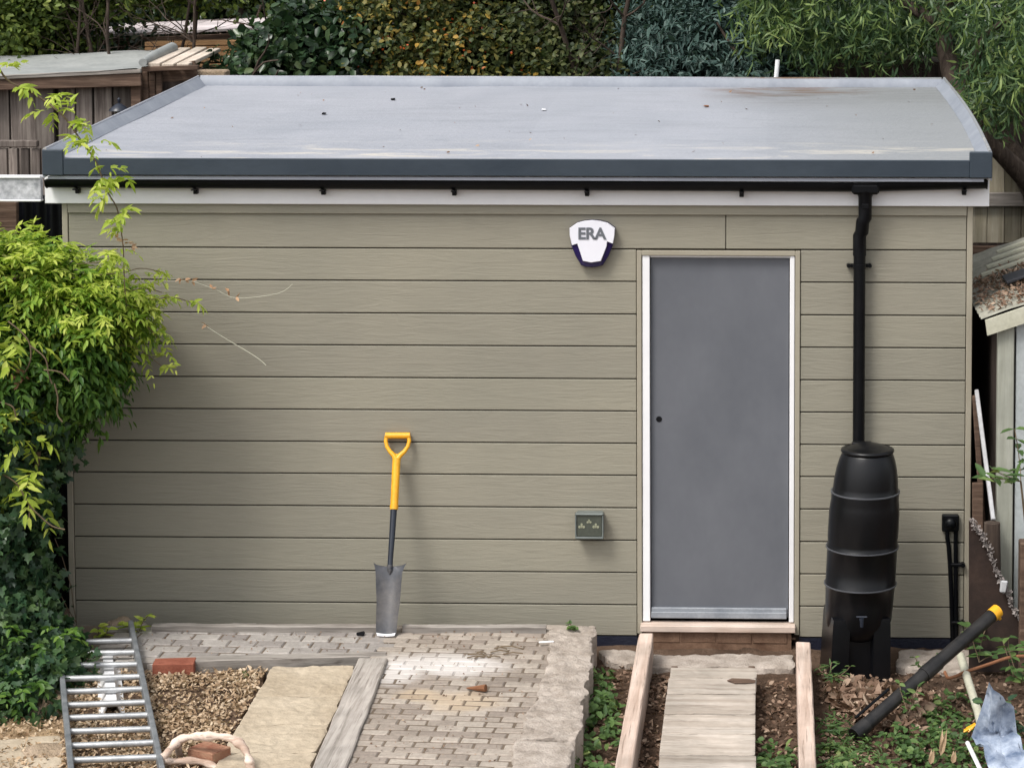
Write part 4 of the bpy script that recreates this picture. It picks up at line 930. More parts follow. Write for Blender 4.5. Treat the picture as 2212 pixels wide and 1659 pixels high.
m=MB(); m.box(wx+.03,4.2,NY_+.032,NY_+.05,-.05,rz(wx)-.1); m.build('inner_wall','brownz',ns); MB().box(wx+.03,4.2,1.75,1.8,-.05,rz(wx)-.03).build('back_wall','brownz',ns)
# debris on that roof
def scatter_leaves(name,pts,zf_,L,W,mat,label,kind='stuff',tm='oval',flat=.5,parent=None,lift=.01):
    n=len(pts); P=np.array([(x,y,zf_(x,y)+random.uniform(0,lift)) for x,y in pts]); D=rng.normal(size=(n,3))*np.array([1,1,.35]); N=unit(rng.normal(size=(n,3))*flat+np.array([0,0,1]))
    V,Fa=leaves(P,D,N,L*(.5+rng.random(n)),W*(.5+rng.random(n)),tm,rng.normal(size=n)*.4); o=npmesh(name,V,Fa,Fa.shape[1],mat,parent)
    return tag(o,label,None,None,kind)
pts=[(x0+random.random()**.8*1.2,NY_+.02+random.random()*1.15) for _ in range(5200)]
scatter_leaves('roof_litter',pts,lambda x,y:rz(x)+.015,.024,.014,'litter','brown leaf litter on the sloping roof at the right',lift=.03)
m=MB(); p=U(2185,682,Y=0); m.frame((x0+.30,.32,rz(x0+.30)+.055),Vector((1,0,sl)).normalized(),Vector((0,1,0)),Vector((-sl,0,1)).normalized(),.14,.12,.008,.003,.004); top('roof_slate',m,'slate','dark slate lying in the litter on the sloping roof','slate')
m=MB()
for i in range(4):
    y=.75+.2*i; xx=x0+.08+.05*i; m=MB(); m.beam((xx,y,rz(xx)+.05),(xx+1.4,y+.03,rz(xx+1.4)+.05),.045,.02); top('roof_batten',m,'cream',['pale batten on the sloping roof, nearest the eye','second pale batten up the sloping roof','third pale batten up the sloping roof','farthest pale batten on the sloping roof'][i],'batten','pale battens on the sloping roof')
# scraps in the gap
m=MB(); a=U(*k9(1440,60),Y=-.02); b=U(*k9(1585,1180),Y=-.38); m.beam(a,b,.022,.045,(0,1,0)); top('white_batten',m,'greystick','white batten leaning in the gap beside the shed','batten')
m=MB(); a=U(*k9(1575,1200),Y=-.42); b=U(*k9(1570,2100),Y=-.42); m.tube([a,a.lerp(b,.3),a.lerp(b,.7),b],[.043,.047,.05,.05],14); lg=top('fence_stump',m,'bark','sawn round post standing in the gap between the sheds','post',smooth=40)
m=MB(); m.beam(U(*k9(1450,855),Y=-.12),U(*k9(1450,2200),Y=-.2),.06,.03,(0,1,0),.004); top('rough_board',m,'brown','rough brown board upright beside the shed corner','board')
m=MB(); m.beam(U(*k9(1425,100),Y=-.01),U(*k9(1500,1300),Y=-.10),.03,.025,(0,1,0),.004); top('thin_lath',m,'brown','thin brown lath leaning behind the white batten','lath')
kr=K(1900,980,3.191)
q=[(1190,770),(1215,765),(1300,900),(1400,1150),(1480,1310),(1560,1500),(1600,1900),(1190,1900)]
m=MB(); P=[U(*kr(x,y),Y=-.50) for x,y in q]; m.prism(P,(0,.012,0)); rs_=top('rusty_sheet',m,'rust','dark rusty sheet with diagonal torn edge beside the shed corner','metal sheet')
# flaky edge growth as small flakes along the torn edge
pp=[]; 
edge_=[(1205,765),(1300,900),(1400,1150),(1480,1310),(1560,1500)]
for i in range(420):
    t=random.random()*4; a_,b_=edge_[int(t)],edge_[int(t)+1]; fr=t-int(t); p=U(*kr(a_[0]+(b_[0]-a_[0])*fr+random.gauss(0,9),a_[1]+(b_[1]-a_[1])*fr+random.gauss(0,9)),Y=-.512+random.uniform(-.015,.005)); pp.append(p)
P=np.array([tuple(p) for p in pp]); V,Fa=leaves(P,rng.normal(size=P.shape),rng.normal(size=P.shape),.016*(.5+rng.random(len(P))),.012,'oval'); o=npmesh('lichen',V,Fa,4,'mould'); tag(o,'pale flaky lichen along the torn edge of the rusty sheet',None,None,'stuff')
m=MB(); p=U(*kr(1450,1260),Y=-.54); m.frame(p,Vector((1,0,0)),Vector((0,1,0)),Vector((0.1,0,1)).normalized(),.018,.015,.032,.006,.003); top('white_pot',m,'greystick','small white tub wedged beside the torn rusty sheet','tub')
m=MB(); p=U(2206,1180,Y=-.5); m.box(p.x-.01,p.x+.3,-.55,-.45,-.05,p.z+.03,.006); top('brick_pier',m,'brown','reddish timber block at the right edge beside the green shed','block')
# fence behind on the right
fY=3.9
fence=thing('garden_fence',(U(2150,400,Y=fY).x,fY,0),'weathered grey close board fence beyond the shed at right','fence')
fx=U(2060,400,Y=fY).x; m=MB(); ft=U(2150,330,Y=fY).z; fbm_=U(2150,525,Y=fY).z
x=fx
while x<fx+3.5:
    m.box(x,x+.118,fY-.0-random.uniform(0,.008),fY+.015,fbm_,ft+random.uniform(-.01,.01),.003); x+=.122
m.build('boards','fence_r',fence)
m=MB(); zz=U(2150,445,Y=fY).z; m.box(fx,fx+3.5,fY-.05,fY-.012,zz,zz+.10,.006); m.build('rail','grey_old',fence)
m=MB(); m.box(fx,fx+3.5,fY-.03,fY+.03,fbm_-.09,fbm_-.02,.006); m.box(fx,fx+3.5,fY-.01,fY+.01,0,fbm_-.09,.006); m.build('gravel_board','brown',fence)

# ================================================================ LEFT: OLD SHED, FENCE, SCRAPS
k1=K(0,0,3.6867); LY=4.3
os_=thing('old_shed',(U(120,300,Y=LY).x,LY,0),'old grey boarded shed with felt roof behind at left','shed')
def u1(x,y,Y): return U(*k1(x,y),Y=Y)
lb=u1(-300,690,LY).x; rb=u1(1230,690,LY).x; ztp=u1(600,640,LY).z
m=MB(); a=u1(-400,735,LY-.12); b=u1(1228,690,LY-.12); m.beam(a,b,.04,.10,(0,0,1),.006); 
m.build('fascia','brown',os_)
m=MB(); a=u1(-400,690,LY-.13); b=u1(1225,615,LY-.13); m.beam(a,b,.05,.03,(0,0,1),.004); m.build('roof_edge','grey_old',os_)
# felt roof, sagging
A_=[u1(-400,672,LY-.16),u1(1180,600,LY-.16)]; B_=[u1(-400,495,LY+1.5),u1(1420,440,LY+1.5)]
V=[];N1,N2=40,14
for j in range(N2+1):
    for i in range(N1+1):
        p=A_[0].lerp(A_[1],i/N1).lerp(B_[0].lerp(B_[1],i/N1),j/N2); p.z+=.018*fbm(p.x,p.y,1.5)-.03*math.sin(math.pi*j/N2); V.append(p)
n_=len(V); F_=[(j*(N1+1)+i,j*(N1+1)+i+1,(j+1)*(N1+1)+i+1,(j+1)*(N1+1)+i) for j in range(N2) for i in range(N1)]
m=MB().add(V,F_); m.build('roof','felt',os_)
m=MB(); x=lb; i=0
while x<rb-.2:
    w_=random.uniform(.11,.21); m.box(x,x+w_-random.uniform(.008,.025),LY-random.uniform(.0,.04),LY+.02,0,ztp-.05,.004,.003); x+=w_
m.build('wall_boards','grey_oldz',os_)
m=MB(); m.box(lb,rb+.6,LY+.03,LY+.05,0,ztp-.06); m.build('inner_wall','brownz',os_)
m=MB(); p=u1(1180,800,LY-.06); m.box(p.x-.035,p.x+.04,LY-.09,LY-.02,0,ztp-.03,.005); m.build('corner_post','brown',os_)
m=MB(); a=u1(1240,760,LY-.0); b=u1(1500,740,LY+.3); x=a.x
while x<b.x: m.box(x,x+.045,LY-.03,LY+.0,0,a.z+.12+.0*x,.006); x+=.05
m.build('ribbed_panel','brown',os_)
z_=u1(200,1250,LY-.3).z; m=MB(); m.box(lb-1,u1(330,1240,LY-.3).x,LY-.33,LY-.27,z_-.02,z_+.03,.006)
for i in range(5): xx=u1(30+95*i,1350,LY-.3).x; m.box(xx-.03,xx+.03,LY-.31-random.uniform(0,.04),LY-.28,0,z_-.03,.004)
top('low_fence',m,'grey_oldz','low broken timber fence in front of the old boarded shed','fence')
# felt roll, pale planks on the old roof
m=MB(); m.tube([u1(1235,545,LY-.15),u1(1330,490,LY+.3),u1(1490,418,LY+1.0)],[.03,.04,.045],14); top('felt_roll',m,'felt','grey roll of roofing felt at the old shed roof corner','felt roll')
for i,(xa,ya,xb,yb,lab) in enumerate(((1330,565,1600,430,'left pale plank laid on the old shed roof'),(1450,572,1740,425,'middle pale plank laid on the old shed roof'),(1580,570,1860,435,'right pale plank laid on the old shed roof'))):
    m=MB(); a=u1(xa,ya,LY-.1); b=u1(xb,yb,LY+1.2); m.beam(a,b,.088,.03,(0,0,1),.004); top('pale_plank',m,'pale',lab,'plank','pale planks on the old roof')
m=MB(); a=u1(1230,600,LY-.1); b=u1(1720,585,LY-.1); m.beam(a,b,.05,.035,(0,0,1),.004); m.beam(u1(1250,690,LY+.05),u1(1700,600,LY+.05),.03,.13,(0,0,1),.004); top('cross_bearer',m,'brown','dark bearer under the pale planks on the old roof','timber')
# stones / rubble behind, at roof corner
m=MB(); p=u1(1560,640,LY+.2); m.box(p.x-.5,p.x+.35,LY+.15,LY+.3,0,p.z+.03,.01,.004); top('old_wall',m,'stone','rough stone wall end beyond the left roof corner','wall')
# lantern
p=u1(1030,960,LY-.35); ln=thing('garden_lantern',(p.x,p.y,p.z-.15),'small dark lantern with peaked cap near the old boarded shed','lantern')
MB().lathe([(.075,0),(.072,.008),(.05,.03),(.02,.05),(.006,.055),(.012,.07),(.012,.085),(.003,.095)],14,(p.x,p.y,p.z)).build('cap','shaft',ln,40); MB().lathe([(.045,-.14),(.045,-.12),(.036,-.11),(.04,0)],6,(p.x,p.y,p.z)).build('body','lid',ln,20)
MB().tube([(p.x,p.y,0),(p.x,p.y,p.z-.14)],.015,8).build('post','shaft',ln)
# far bleached board roof + dark fascia
FY_=7.2
fr=thing('far_outbuilding',(u1(1500,250,FY_).x,FY_,0),'far outbuilding with bleached board roof among the shrubs','outbuilding')
xa=u1(600,300,FY_).x; xb=U(790,80,Y=FY_).x; m=MB(); x=xa
zA=u1(670,335,FY_).z; zB=u1(2150,265,FY_).z
def zz_(x): return zA+(zB-zA)*(x-xa)/(u1(2150,265,FY_).x-xa)
while x<xb:
    w_=.42; 
    p0=Vector((x,FY_,zz_(x))); p1=Vector((x+w_-.012,FY_,zz_(x+w_))); q=Vector((.10,1.35,.055)); m.prism([p0,p1,p1+q,p0+q],(0,0,.02)); x+=w_
m.build('roof','pinkboards',fr)
m=MB(); m.beam((xa,FY_-.0,zz_(xa)-.07),(xb,FY_-.0,zz_(xb)-.07),.05,.10,(0,0,1),.004); m.build('fascia','brown',fr)
m=MB(); m.box(xa+.1,xb-.1,FY_+.1,FY_+1.2,0,zz_(xa)-.06); m.build('wall','brownz',fr)
# timber stack
TY=6.2
for i,(ya,yb) in enumerate(((352,392),(398,440),(446,484),(500,534),(548,576))):
    a=u1(1290 if i<2 else 1480,(ya+yb)/2+8,TY+.0); b=u1(2140,(ya+yb)/2-8,TY+.0); m=MB(); m.beam(a,b,.28,(yb-ya)/3.6867/1.0859/S(TY),(0,0,1),.004)
    top('stacked_timber',m,'orange',['topmost orange board of the timber stack','second orange board down in the timber stack','middle orange board of the timber stack','fourth orange board down in the timber stack','lowest orange board of the timber stack'][i],'board','timber stack by the far outbuilding')
m=MB(); a=u1(1480,600,TY+.2); b=u1(2140,600,TY+.2); m.box(a.x,b.x,TY+.0,TY+.25,0,a.z-.0); top('stack_trestle',m,'brownz','dark trestle carrying the timber stack','trestle')
# grey board joined to fascia at the left, black ribbed sheet below
k8=K(0,450,3.6867)
a=U(-400,410,Y=-.03); b=U(93,410,Y=-.03); zA=U(50,380,Y=-.06).z; zB=U(50,436,Y=-.06).z
adj=thing('side_canopy',(b.x-.5,0,0),'grey stone coloured canopy edge joining the shed at left','canopy')
M['speck']=plain('speckled_grey',(.24,.25,.27),(.62,.62,.66),26,.6,.3,.3)
MB().box(a.x,b.x-.003,-.055,-.02,zB+.012,zA-.016,.003).build('board','speck',adj)
m=MB(); m.box(a.x,b.x-.003,-.065,-.01,zA-.015,zA,.003); m.box(a.x,b.x-.003,-.065,-.01,zB,zB+.011,.003); m.build('edge_strip','white',adj)
m=MB(); V=[];n1=90; xa_=U(-200,500,Y=.35).x; xb_=XL-.004; zt_=U(60,445,Y=.35).z
for i in range(n1+1):
    x=xa_+(xb_-xa_)*i/n1; y=.35+.014*math.sin(i*.9); V+= [(x,y,0),(x,y,zt_+.06)]
m.add(V,[(2*i,2*i+2,2*i+3,2*i+1) for i in range(n1)]); top('corrugated_panel',m,'black','black corrugated panel behind the hedge left of the shed','panel',smooth=60)
m=MB(); a=u1(0,0,.3); m.box(U(-150,460,Y=.25).x,U(40,460,Y=.25).x,.22,.26,0,U(10,447,Y=.25).z+.03,.004); top('brown_post',m,'brown','brown timber upright behind the hedge under the canopy','post')
# small white vent pipe behind the roof, dark felt roof behind
a=U(1676,175,Y=3.6); b=U(1680,130,Y=3.6); m=MB(); m.tube([(a.x,3.6,0),a,b],.016,10); top('vent_pipe',m,'white','thin white pipe rising behind the roof edge','pipe')
a=U(1690,165,Y=5.2); b=U(2000,165,Y=5.2); c_=U(1690,118,Y=5.2); m=MB(); m.prism([(a.x,5.2,0),(b.x+1.2,5.2,0),(b.x+1.2,5.2,b.z),(b.x,5.2,c_.z-.05),(a.x+.4,5.2,c_.z),(a.x,5.2,c_.z-.06)],(0,.8,0)); top('dark_shed',m,'brownz','low dark shed half hidden under the willow','shed')

# ================================================================ PLANTS
def bush(name,loc,label,cat,parts,group=None):
    t=thing(name,loc,label,cat,group)
    for nm,V,Fa,mat in parts: npmesh(nm,V,Fa,Fa.shape[1],mat,t)
    return t
def B(px,py,Y,rx,ry,rz_): p=U(px,py,Y=Y); return (p.x,Y,p.z,rx,ry,rz_)
def stems(t,pts,r,n,spread,seed,mat='bark',z_top=None,depth=1,L=1.0):
    rs=np.random.default_rng(seed); m=MB()
    for x,y,z in pts:
        h=z_top-z if z_top else 2; P=[Vector((x,y,z))]; d=Vector((rs.normal()*.05,rs.normal()*.05,1))
        for i in range(8): d=(d+Vector((rs.normal()*.10,rs.normal()*.10,.05))).normalized(); P.append(P[-1]+d*h/8)
        m.tube(P,[r*(1-.55*i/8) for i in range(9)],8)
        for i in range(3,9):
            for _ in range(n): branchy(m,P[i],Vector((rs.normal(),rs.normal(),.8)),L*.5,r*.3,depth-1,rs,spread)
    return m.build('trunk',mat,t,60)
# far hedge row so nothing shows behind
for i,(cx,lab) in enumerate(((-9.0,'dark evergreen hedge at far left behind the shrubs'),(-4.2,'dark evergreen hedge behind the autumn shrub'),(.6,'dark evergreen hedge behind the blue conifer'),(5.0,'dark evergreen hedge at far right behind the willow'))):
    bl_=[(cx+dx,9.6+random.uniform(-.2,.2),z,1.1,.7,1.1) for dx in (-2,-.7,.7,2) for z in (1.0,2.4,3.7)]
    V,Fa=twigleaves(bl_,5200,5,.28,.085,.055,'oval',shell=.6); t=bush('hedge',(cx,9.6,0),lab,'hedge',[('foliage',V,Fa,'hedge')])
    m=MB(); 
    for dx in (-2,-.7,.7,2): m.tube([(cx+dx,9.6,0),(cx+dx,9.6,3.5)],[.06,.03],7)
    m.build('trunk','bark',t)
# A light green bush at the left
bl_=[B(60,-10,6.3,.6,.5,.5),B(165,-15,6.4,.32,.4,.27),B(300,-95,6.2,.6,.45,.38),B(-60,50,6.0,.5,.5,.5),B(430,-95,6.4,.6,.45,.38),B(60,80,6.2,.3,.3,.22)]
V,Fa=twigleaves(bl_,3000,7,.24,.055,.034,'oval',shell=.35)
t=bush('light_green_shrub',(bl_[1][0],6.3,0),'light yellow green shrub with thin brown stems at upper left','shrub',[('foliage',V,Fa,'bushg')])
stems(t,[(U(px,120,Y=5.9).x,5.9+random.uniform(-.1,.3),1.2) for px in (225,262,300,335,372,395,120)],.022,2,.6,4,z_top=3.7,depth=2)
bl_=[B(40,90,6.9,1.0,.6,.8),B(60,110,7.0,.45,.4,.4),B(-30,20,7.3,.6,.5,.9),B(300,-80,8.9,1.3,.4,.6),B(560,-80,8.9,1.0,.4,.6)]
V,Fa=twigleaves(bl_,2600,6,.25,.075,.05,'oval',shell=.5)
t=bush('dark_shrub',(bl_[0][0],6.9,0),'dark green shrub behind the light green one at upper left','shrub',[('foliage',V,Fa,'laurel')]); stems(t,[(bl_[0][0],6.9,0),(bl_[1][0],7,0)],.05,2,.6,5,z_top=3.2)
# C glossy dark leaves
bl_=[B(640,125,5.4,.38,.4,.30),B(705,110,5.5,.36,.4,.32),B(590,165,5.2,.28,.3,.25),B(765,110,5.3,.2,.3,.3),B(700,60,5.9,.2,.3,.12)]+[B(px,260,5.3,.6,.5,.6) for px in (600,740)]
V,Fa=twigleaves(bl_,2400,6,.2,.09,.06,'oval',shell=.4,droop=.3)
t=bush('laurel_shrub',(bl_[0][0],5.4,0),'dark glossy leaved shrub behind the roof left of the autumn shrub','shrub',[('foliage',V,Fa,'laurel')]); stems(t,[(bl_[0][0],5.4,0),(bl_[1][0],5.4,0)],.04,2,.6,6,z_top=2.9)
# filler behind C
bl_=[B(640,-50,9.0,.9,.4,.45),B(760,-30,8.9,.8,.4,.6),B(500,-60,9.1,.8,.4,.4),B(350,-60,9.1,.8,.4,.45)]
V,Fa=twigleaves(bl_,1700,6,.25,.07,.045,'oval'); t=bush('leafy_tree',(bl_[0][0],8.3,0),'mid green tree above the bleached board roof','tree',[('crown',V,Fa,'bushg')]); stems(t,[(bl_[0][0],8.3,0)],.07,3,.6,9,z_top=3.8)
# D autumn berried shrub
bl_=[B(900,40,5.6,.6,.5,.55),B(860,110,5.4,.42,.45,.4),B(980,80,5.7,.55,.5,.55),B(930,-60,5.9,.8,.5,.5),B(1010,180,5.4,.6,.5,.5),B(880,260,5.3,.6,.5,.6)]
V,Fa=twigleaves(bl_,3400,7,.22,.05,.034,'oval',shell=.45)
Pb,_=blobpts(bl_,420,.8); V2,F2=leaves(np.repeat(Pb,3,0)+rng.normal(size=(1260,3))*.02,rng.normal(size=(1260,3)),rng.normal(size=(1260,3)),.02,.02,'oval')
t=bush('autumn_shrub',(bl_[0][0],5.6,0),'shrub with yellow and orange leaves and red berries behind the roof','shrub',[('foliage',V,Fa,'cot'),('berries',V2,F2,'berry')]); t.children[1]['kind']='stuff' if False else ''; del t.children[1]['kind']
stems(t,[(bl_[2][0],5.7,0),(bl_[0][0],5.6,0)],.03,3,.6,16,z_top=3.4)
# E dark bush
bl_=[B(1110,60,5.9,.6,.5,.6),B(1200,100,5.8,.55,.5,.55),B(1150,-40,6.1,.9,.5,.5),B(1080,140,5.6,.5,.4,.45),B(1230,170,5.5,.5,.4,.4),B(1140,260,5.4,.8,.5,.6)]
V,Fa=twigleaves(bl_,3400,7,.22,.052,.036,'oval',shell=.45)
t=bush('olive_shrub',(bl_[0][0],5.9,0),'olive green small leaved shrub behind the middle of the roof','shrub',[('foliage',V,Fa,'darkbush')]); stems(t,[(bl_[0][0],5.9,0),(bl_[1][0],5.8,0)],.04,3,.6,17,z_top=3.5)
# F thorn tree with visible stems
bl_=[B(1330,20,6.2,.7,.5,.5),B(1400,30,6.3,.6,.5,.5),B(1280,80,6.6,.5,.4,.5),B(1370,-60,6.3,.9,.5,.5),B(1375,110,6.7,.5,.3,.5),B(1390,190,6.3,.6,.4,.5)]
V,Fa=twigleaves(bl_,2600,7,.22,.048,.036,'oval',shell=.45)
t=bush('thorn_tree',(bl_[0][0],6.0,0),'small tree with brown stems and orange tinged leaves left of the conifer','tree',[('crown',V,Fa,'thorn')])
stems(t,[(U(px,160,Y=5.55).x,5.55,1.0) for px in (1292,1318,1338)],.035,2,.6,21,z_top=3.6,depth=2)
# G blue conifer
bl_=[B(1520,90,5.6,.6,.5,.5),B(1470,150,5.4,.5,.5,.45),B(1600,60,5.8,.6,.5,.6),B(1560,160,5.3,.6,.5,.4),B(1640,130,5.6,.6,.4,.5),B(1560,-40,6.0,.8,.5,.5),B(1560,280,5.3,.9,.5,.6)]
V,Fa=twigleaves(bl_,2700,14,.24,.075,.018,'lance',shell=.5,droop=.35,flat=.25)
V1,F1=twigleaves(bl_,900,4,.2,.10,.05,'lance',shell=.35,droop=.35,flat=.25)
t=bush('blue_conifer',(bl_[0][0],5.6,0),'blue green conifer behind the roof beside the willow','tree',[('crown',np.concatenate([V,V1]),np.concatenate([F_:=Fa,F1+len(V)]),'conif')]); stems(t,[(bl_[0][0],5.6,0)],.07,1,.4,23,z_top=2.9)
# H willow: trunk, boughs, hanging strands of narrow twisting leaves
wt=thing('twisted_willow',(U(2100,700,Y=4.2).x,4.2,0),'large willow with hanging twisted leaves and leaning trunk at upper right','tree')
m=MB()
m.tube([U(2300,900,Y=3.6),U(2240,420,Y=3.7),U(2180,320,Y=3.9),U(2120,250,Y=4.1),U(2075,200,Y=4.2),U(2055,160,Y=4.3),U(2040,100,Y=4.4),U(2035,20,Y=4.5),U(2050,-100,Y=4.6)],[.15,.10,.075,.072,.075,.075,.065,.055,.05],12)
m.tube([U(2230,400,Y=3.7),U(2160,330,Y=3.5),U(2110,285,Y=3.4),U(2095,240,Y=3.45)],[.08,.06,.045,.02],9)
m.tube([U(2300,900,Y=3.6),Vector((U(2300,900,Y=3.6).x+.1,3.6,0))],[.17,.22],12)
for a_,b_,Ya,Yb in (((2040,60),(1700,-60),4.5,5.0),((2075,200),(2180,40),4.2,3.9),((2035,20),(2200,-80),4.5,4.3)):
    A_,B_=U(*a_,Y=Ya),U(*b_,Y=Yb); m.tube([A_,A_.lerp(B_,.5)+Vector((0,0,.15)),B_],[.05,.035,.015],7)
m.build('trunk','bark',wt,60)
Vs=[];Fs=[];off=0;tw=MB()
heads=[]
def strand(p,L,rs):
    global off
    n=int(L/.028); d=np.array([rs.normal()*.25,rs.normal()*.25,-.2]); P=[]; q=np.array(p,float)
    for i in range(n):
        d=d*.93+np.array([rs.normal()*.10,rs.normal()*.10,-.11]); d/=np.linalg.norm(d); q=q+d*.028; P.append(q.copy())
    P=np.array(P); D=unit(rs.normal(size=P.shape)*.55+np.array([0,0,-.75])); N=unit(rs.normal(size=P.shape)+np.array([0,-.3,.5]))
    V,Fa=leaves(P,D,N,.085*(.6+.7*rs.random(len(P))),.0155*(.8+.5*rs.random(len(P))),'curl',.35*rs.normal(size=len(P)),.45*rs.normal(size=len(P)))
    return V,Fa
rs=np.random.default_rng(5)
def region(n,pxr,pyr,Yr,Lr):
    global off
    for _ in range(n):
        px=rs.uniform(*pxr); py=rs.uniform(*pyr); Y=rs.uniform(*Yr); V,Fa=strand(U(px,py,Y=Y),rs.uniform(*Lr),rs); Vs.append(V); Fs.append(Fa+off); off+=len(V)
region(430,(1640,2040),(-190,60),(4.3,5.6),(.2,.5)); region(200,(1700,2010),(20,110),(4.2,5.0),(.12,.26)); region(60,(2000,2110),(-120,40),(3.9,4.2),(.15,.3))
region(110,(1600,1760),(-120,60),(4.6,5.2),(.15,.34))
region(200,(2090,2330),(-190,120),(3.5,5.0),(.3,.6)); region(50,(2040,2100),(-190,-20),(4.6,5.4),(.2,.4))
region(190,(2110,2330),(60,215),(3.2,4.4),(.2,.42))
region(120,(1800,2060),(0,70),(4.6,5.6),(.15,.3))
region(60,(2075,2200),(150,260),(3.3,4.0),(.12,.3))
V=np.concatenate(Vs);Fa=np.concatenate(Fs); npmesh('crown',V,Fa,4,'willow',wt)
Vs=[];Fs=[];off=0
region(70,(1590,1760),(-120,70),(4.2,4.6),(.15,.32)); region(90,(1700,2030),(-190,40),(4.0,4.3),(.12,.3)); region(80,(2080,2330),(-150,180),(3.1,3.5),(.12,.35))
npmesh('young_shoots',np.concatenate(Vs),np.concatenate(Fs),4,'willow2',wt)
# filler shrub behind the willow
bl_=[B(1900,60,7.2,1.0,.6,.7),B(2100,20,7.2,1.0,.6,.8),B(2250,80,6.5,.9,.6,.9),B(1750,60,7.4,.9,.6,.7),B(2000,-80,7.4,1.4,.6,.6),B(2230,230,6.0,.8,.5,.5)]
V,Fa=twigleaves(bl_,3600,6,.26,.07,.045,'oval'); t=bush('dark_thicket',(bl_[0][0],7.2,0),'dark leafy shrub filling the shade behind the willow','shrub',[('foliage',V,Fa,'laurel')]); stems(t,[(bl_[0][0],7.2,0),(bl_[1][0],7.2,0)],.05,2,.6,31,z_top=3.3)

# --- wisteria and ivy on the left
def pinnate(P,A,rs,npair=5,L=.2,lf=.07,w_=.024,droop=.5):
    """compound leaves: P bases, A rachis directions; pairs of narrow leaflets plus an end one"""
    n=len(P); up=np.array([0,0,1.]); S_=unit(np.cross(A,up)+1e-6); out=[[],[],[],[]]
    Ln=L*(.7+.6*rs.random(n))
    for i in range(npair+1):
        t=(i+.8)/(npair+1); q=P+A*(t*Ln)[:,None]-up*(droop*t*t*Ln)[:,None]; dirr=unit(A-up*(droop*1.8*t))
        for s_ in ((1,-1) if i<npair else (0,)):
            D=unit(dirr*.65+S_*s_*.9-up*.18+rs.normal(size=(n,3))*.32) if s_ else unit(dirr-up*.3); N=unit(up+.35*rs.normal(size=(n,3))+A*.3)
            out[0].append(q);out[1].append(D);out[2].append(N);out[3].append(lf*(1-.25*abs(t-.5))*(.5+.85*rs.random(n)))
    Pq=np.concatenate(out[0]);L_=np.concatenate(out[3]); return leaves(Pq,np.concatenate(out[1]),np.concatenate(out[2]),L_,w_*L_/lf,'lance',.35*rs.random(len(Pq)))
def sprigs(blobs,n,rs,shell,**kw):
    P,O=blobpts(blobs,n,shell,rs); A=unit(O*1.0+rs.normal(size=O.shape)*.75+np.array([.05,-.15,.35])); return pinnate(P,A,rs,**kw)
rs=np.random.default_rng(11)
wb=[B(30,610,-.55,.27,.34,.20),B(130,650,-.5,.27,.32,.19),B(205,700,-.5,.24,.3,.17),B(255,680,-.42,.15,.22,.12),B(-120,640,-.7,.35,.4,.35),B(55,575,-.5,.18,.26,.12)]
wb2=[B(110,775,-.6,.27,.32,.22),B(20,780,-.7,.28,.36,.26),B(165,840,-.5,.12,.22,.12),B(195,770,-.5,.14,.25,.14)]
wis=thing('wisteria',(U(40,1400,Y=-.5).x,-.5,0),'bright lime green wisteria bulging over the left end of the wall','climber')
V,Fa=sprigs(wb,2000,rs,.5,L=.15,lf=.052,w_=.017); npmesh('foliage',V,Fa,4,'wist',wis); V,Fa=sprigs(wb2,1250,rs,.5,L=.16,lf=.056,w_=.021); npmesh('mature_foliage',V,Fa,4,'wistd',wis)  # lower blobs carry the darker green mature leaves
top_b=[(x,y-.02,z+.03,a*1.02,b*1.02,c*1.02) for x,y,z,a,b,c in wb]
P,O=blobpts(top_b,620,.9,rs); kq=(O[:,2]>.1)&(O[:,1]<.5); P,O=P[kq],O[kq]; A=unit(O+rs.normal(size=O.shape)*.5+np.array([.15,-.2,.2])); V,Fa=pinnate(P,A,rs,5,.14,.052,.016); npmesh('young_foliage',V,Fa,4,'wist2',wis)
# trailing ends
tips=[((1050,700),(1380,690),.25),((1100,860),(1400,870),.28),((1330,930),(1660,960),.3),((1180,1120),(1420,1330),.3),((1080,1330),(1400,1510),.25),((900,600),(1020,500),.3)]
m=MB(); PP=[];AA=[]
for a_,b_,yy in tips:
    A_=U(*k8(*a_),Y=-.55); B_=U(*k8(*b_),Y=-.45); Q=smoothpath([A_-Vector((.2,0,.02)),A_,A_.lerp(B_,.5)+Vector((0,0,.02)),B_],4); m.tube(Q,.0025,5)
    for t in np.linspace(0,1,5):
        p=A_.lerp(B_,t); PP.append(p); AA.append(unit(np.array([.6,-.1,.25])+rs.normal(size=3)*.6))
V,Fa=pinnate(np.array(PP),np.array(AA),rs,4,.11,.05,.017); npmesh('trailing_foliage',V,Fa,4,'wist2',wis)
m2=MB(); m2.tube(smoothpath([U(*k8(1750,1140),Y=-.3),U(*k8(1900,1240),Y=-.3),U(*k8(2200,1420),Y=-.3),U(*k8(2300,1500),Y=-.3)]),.0028,6)
m2.tube(smoothpath([U(*k8(1390,760),Y=-.3),U(*k8(1600,760),Y=-.3),U(*k8(1850,840),Y=-.3),U(*k8(2050,920),Y=-.3),U(*k8(2400,880),Y=-.3),U(*k8(2530,800),Y=-.3)]),.0016,5)
m2.build('tendril','cream',wis,60)
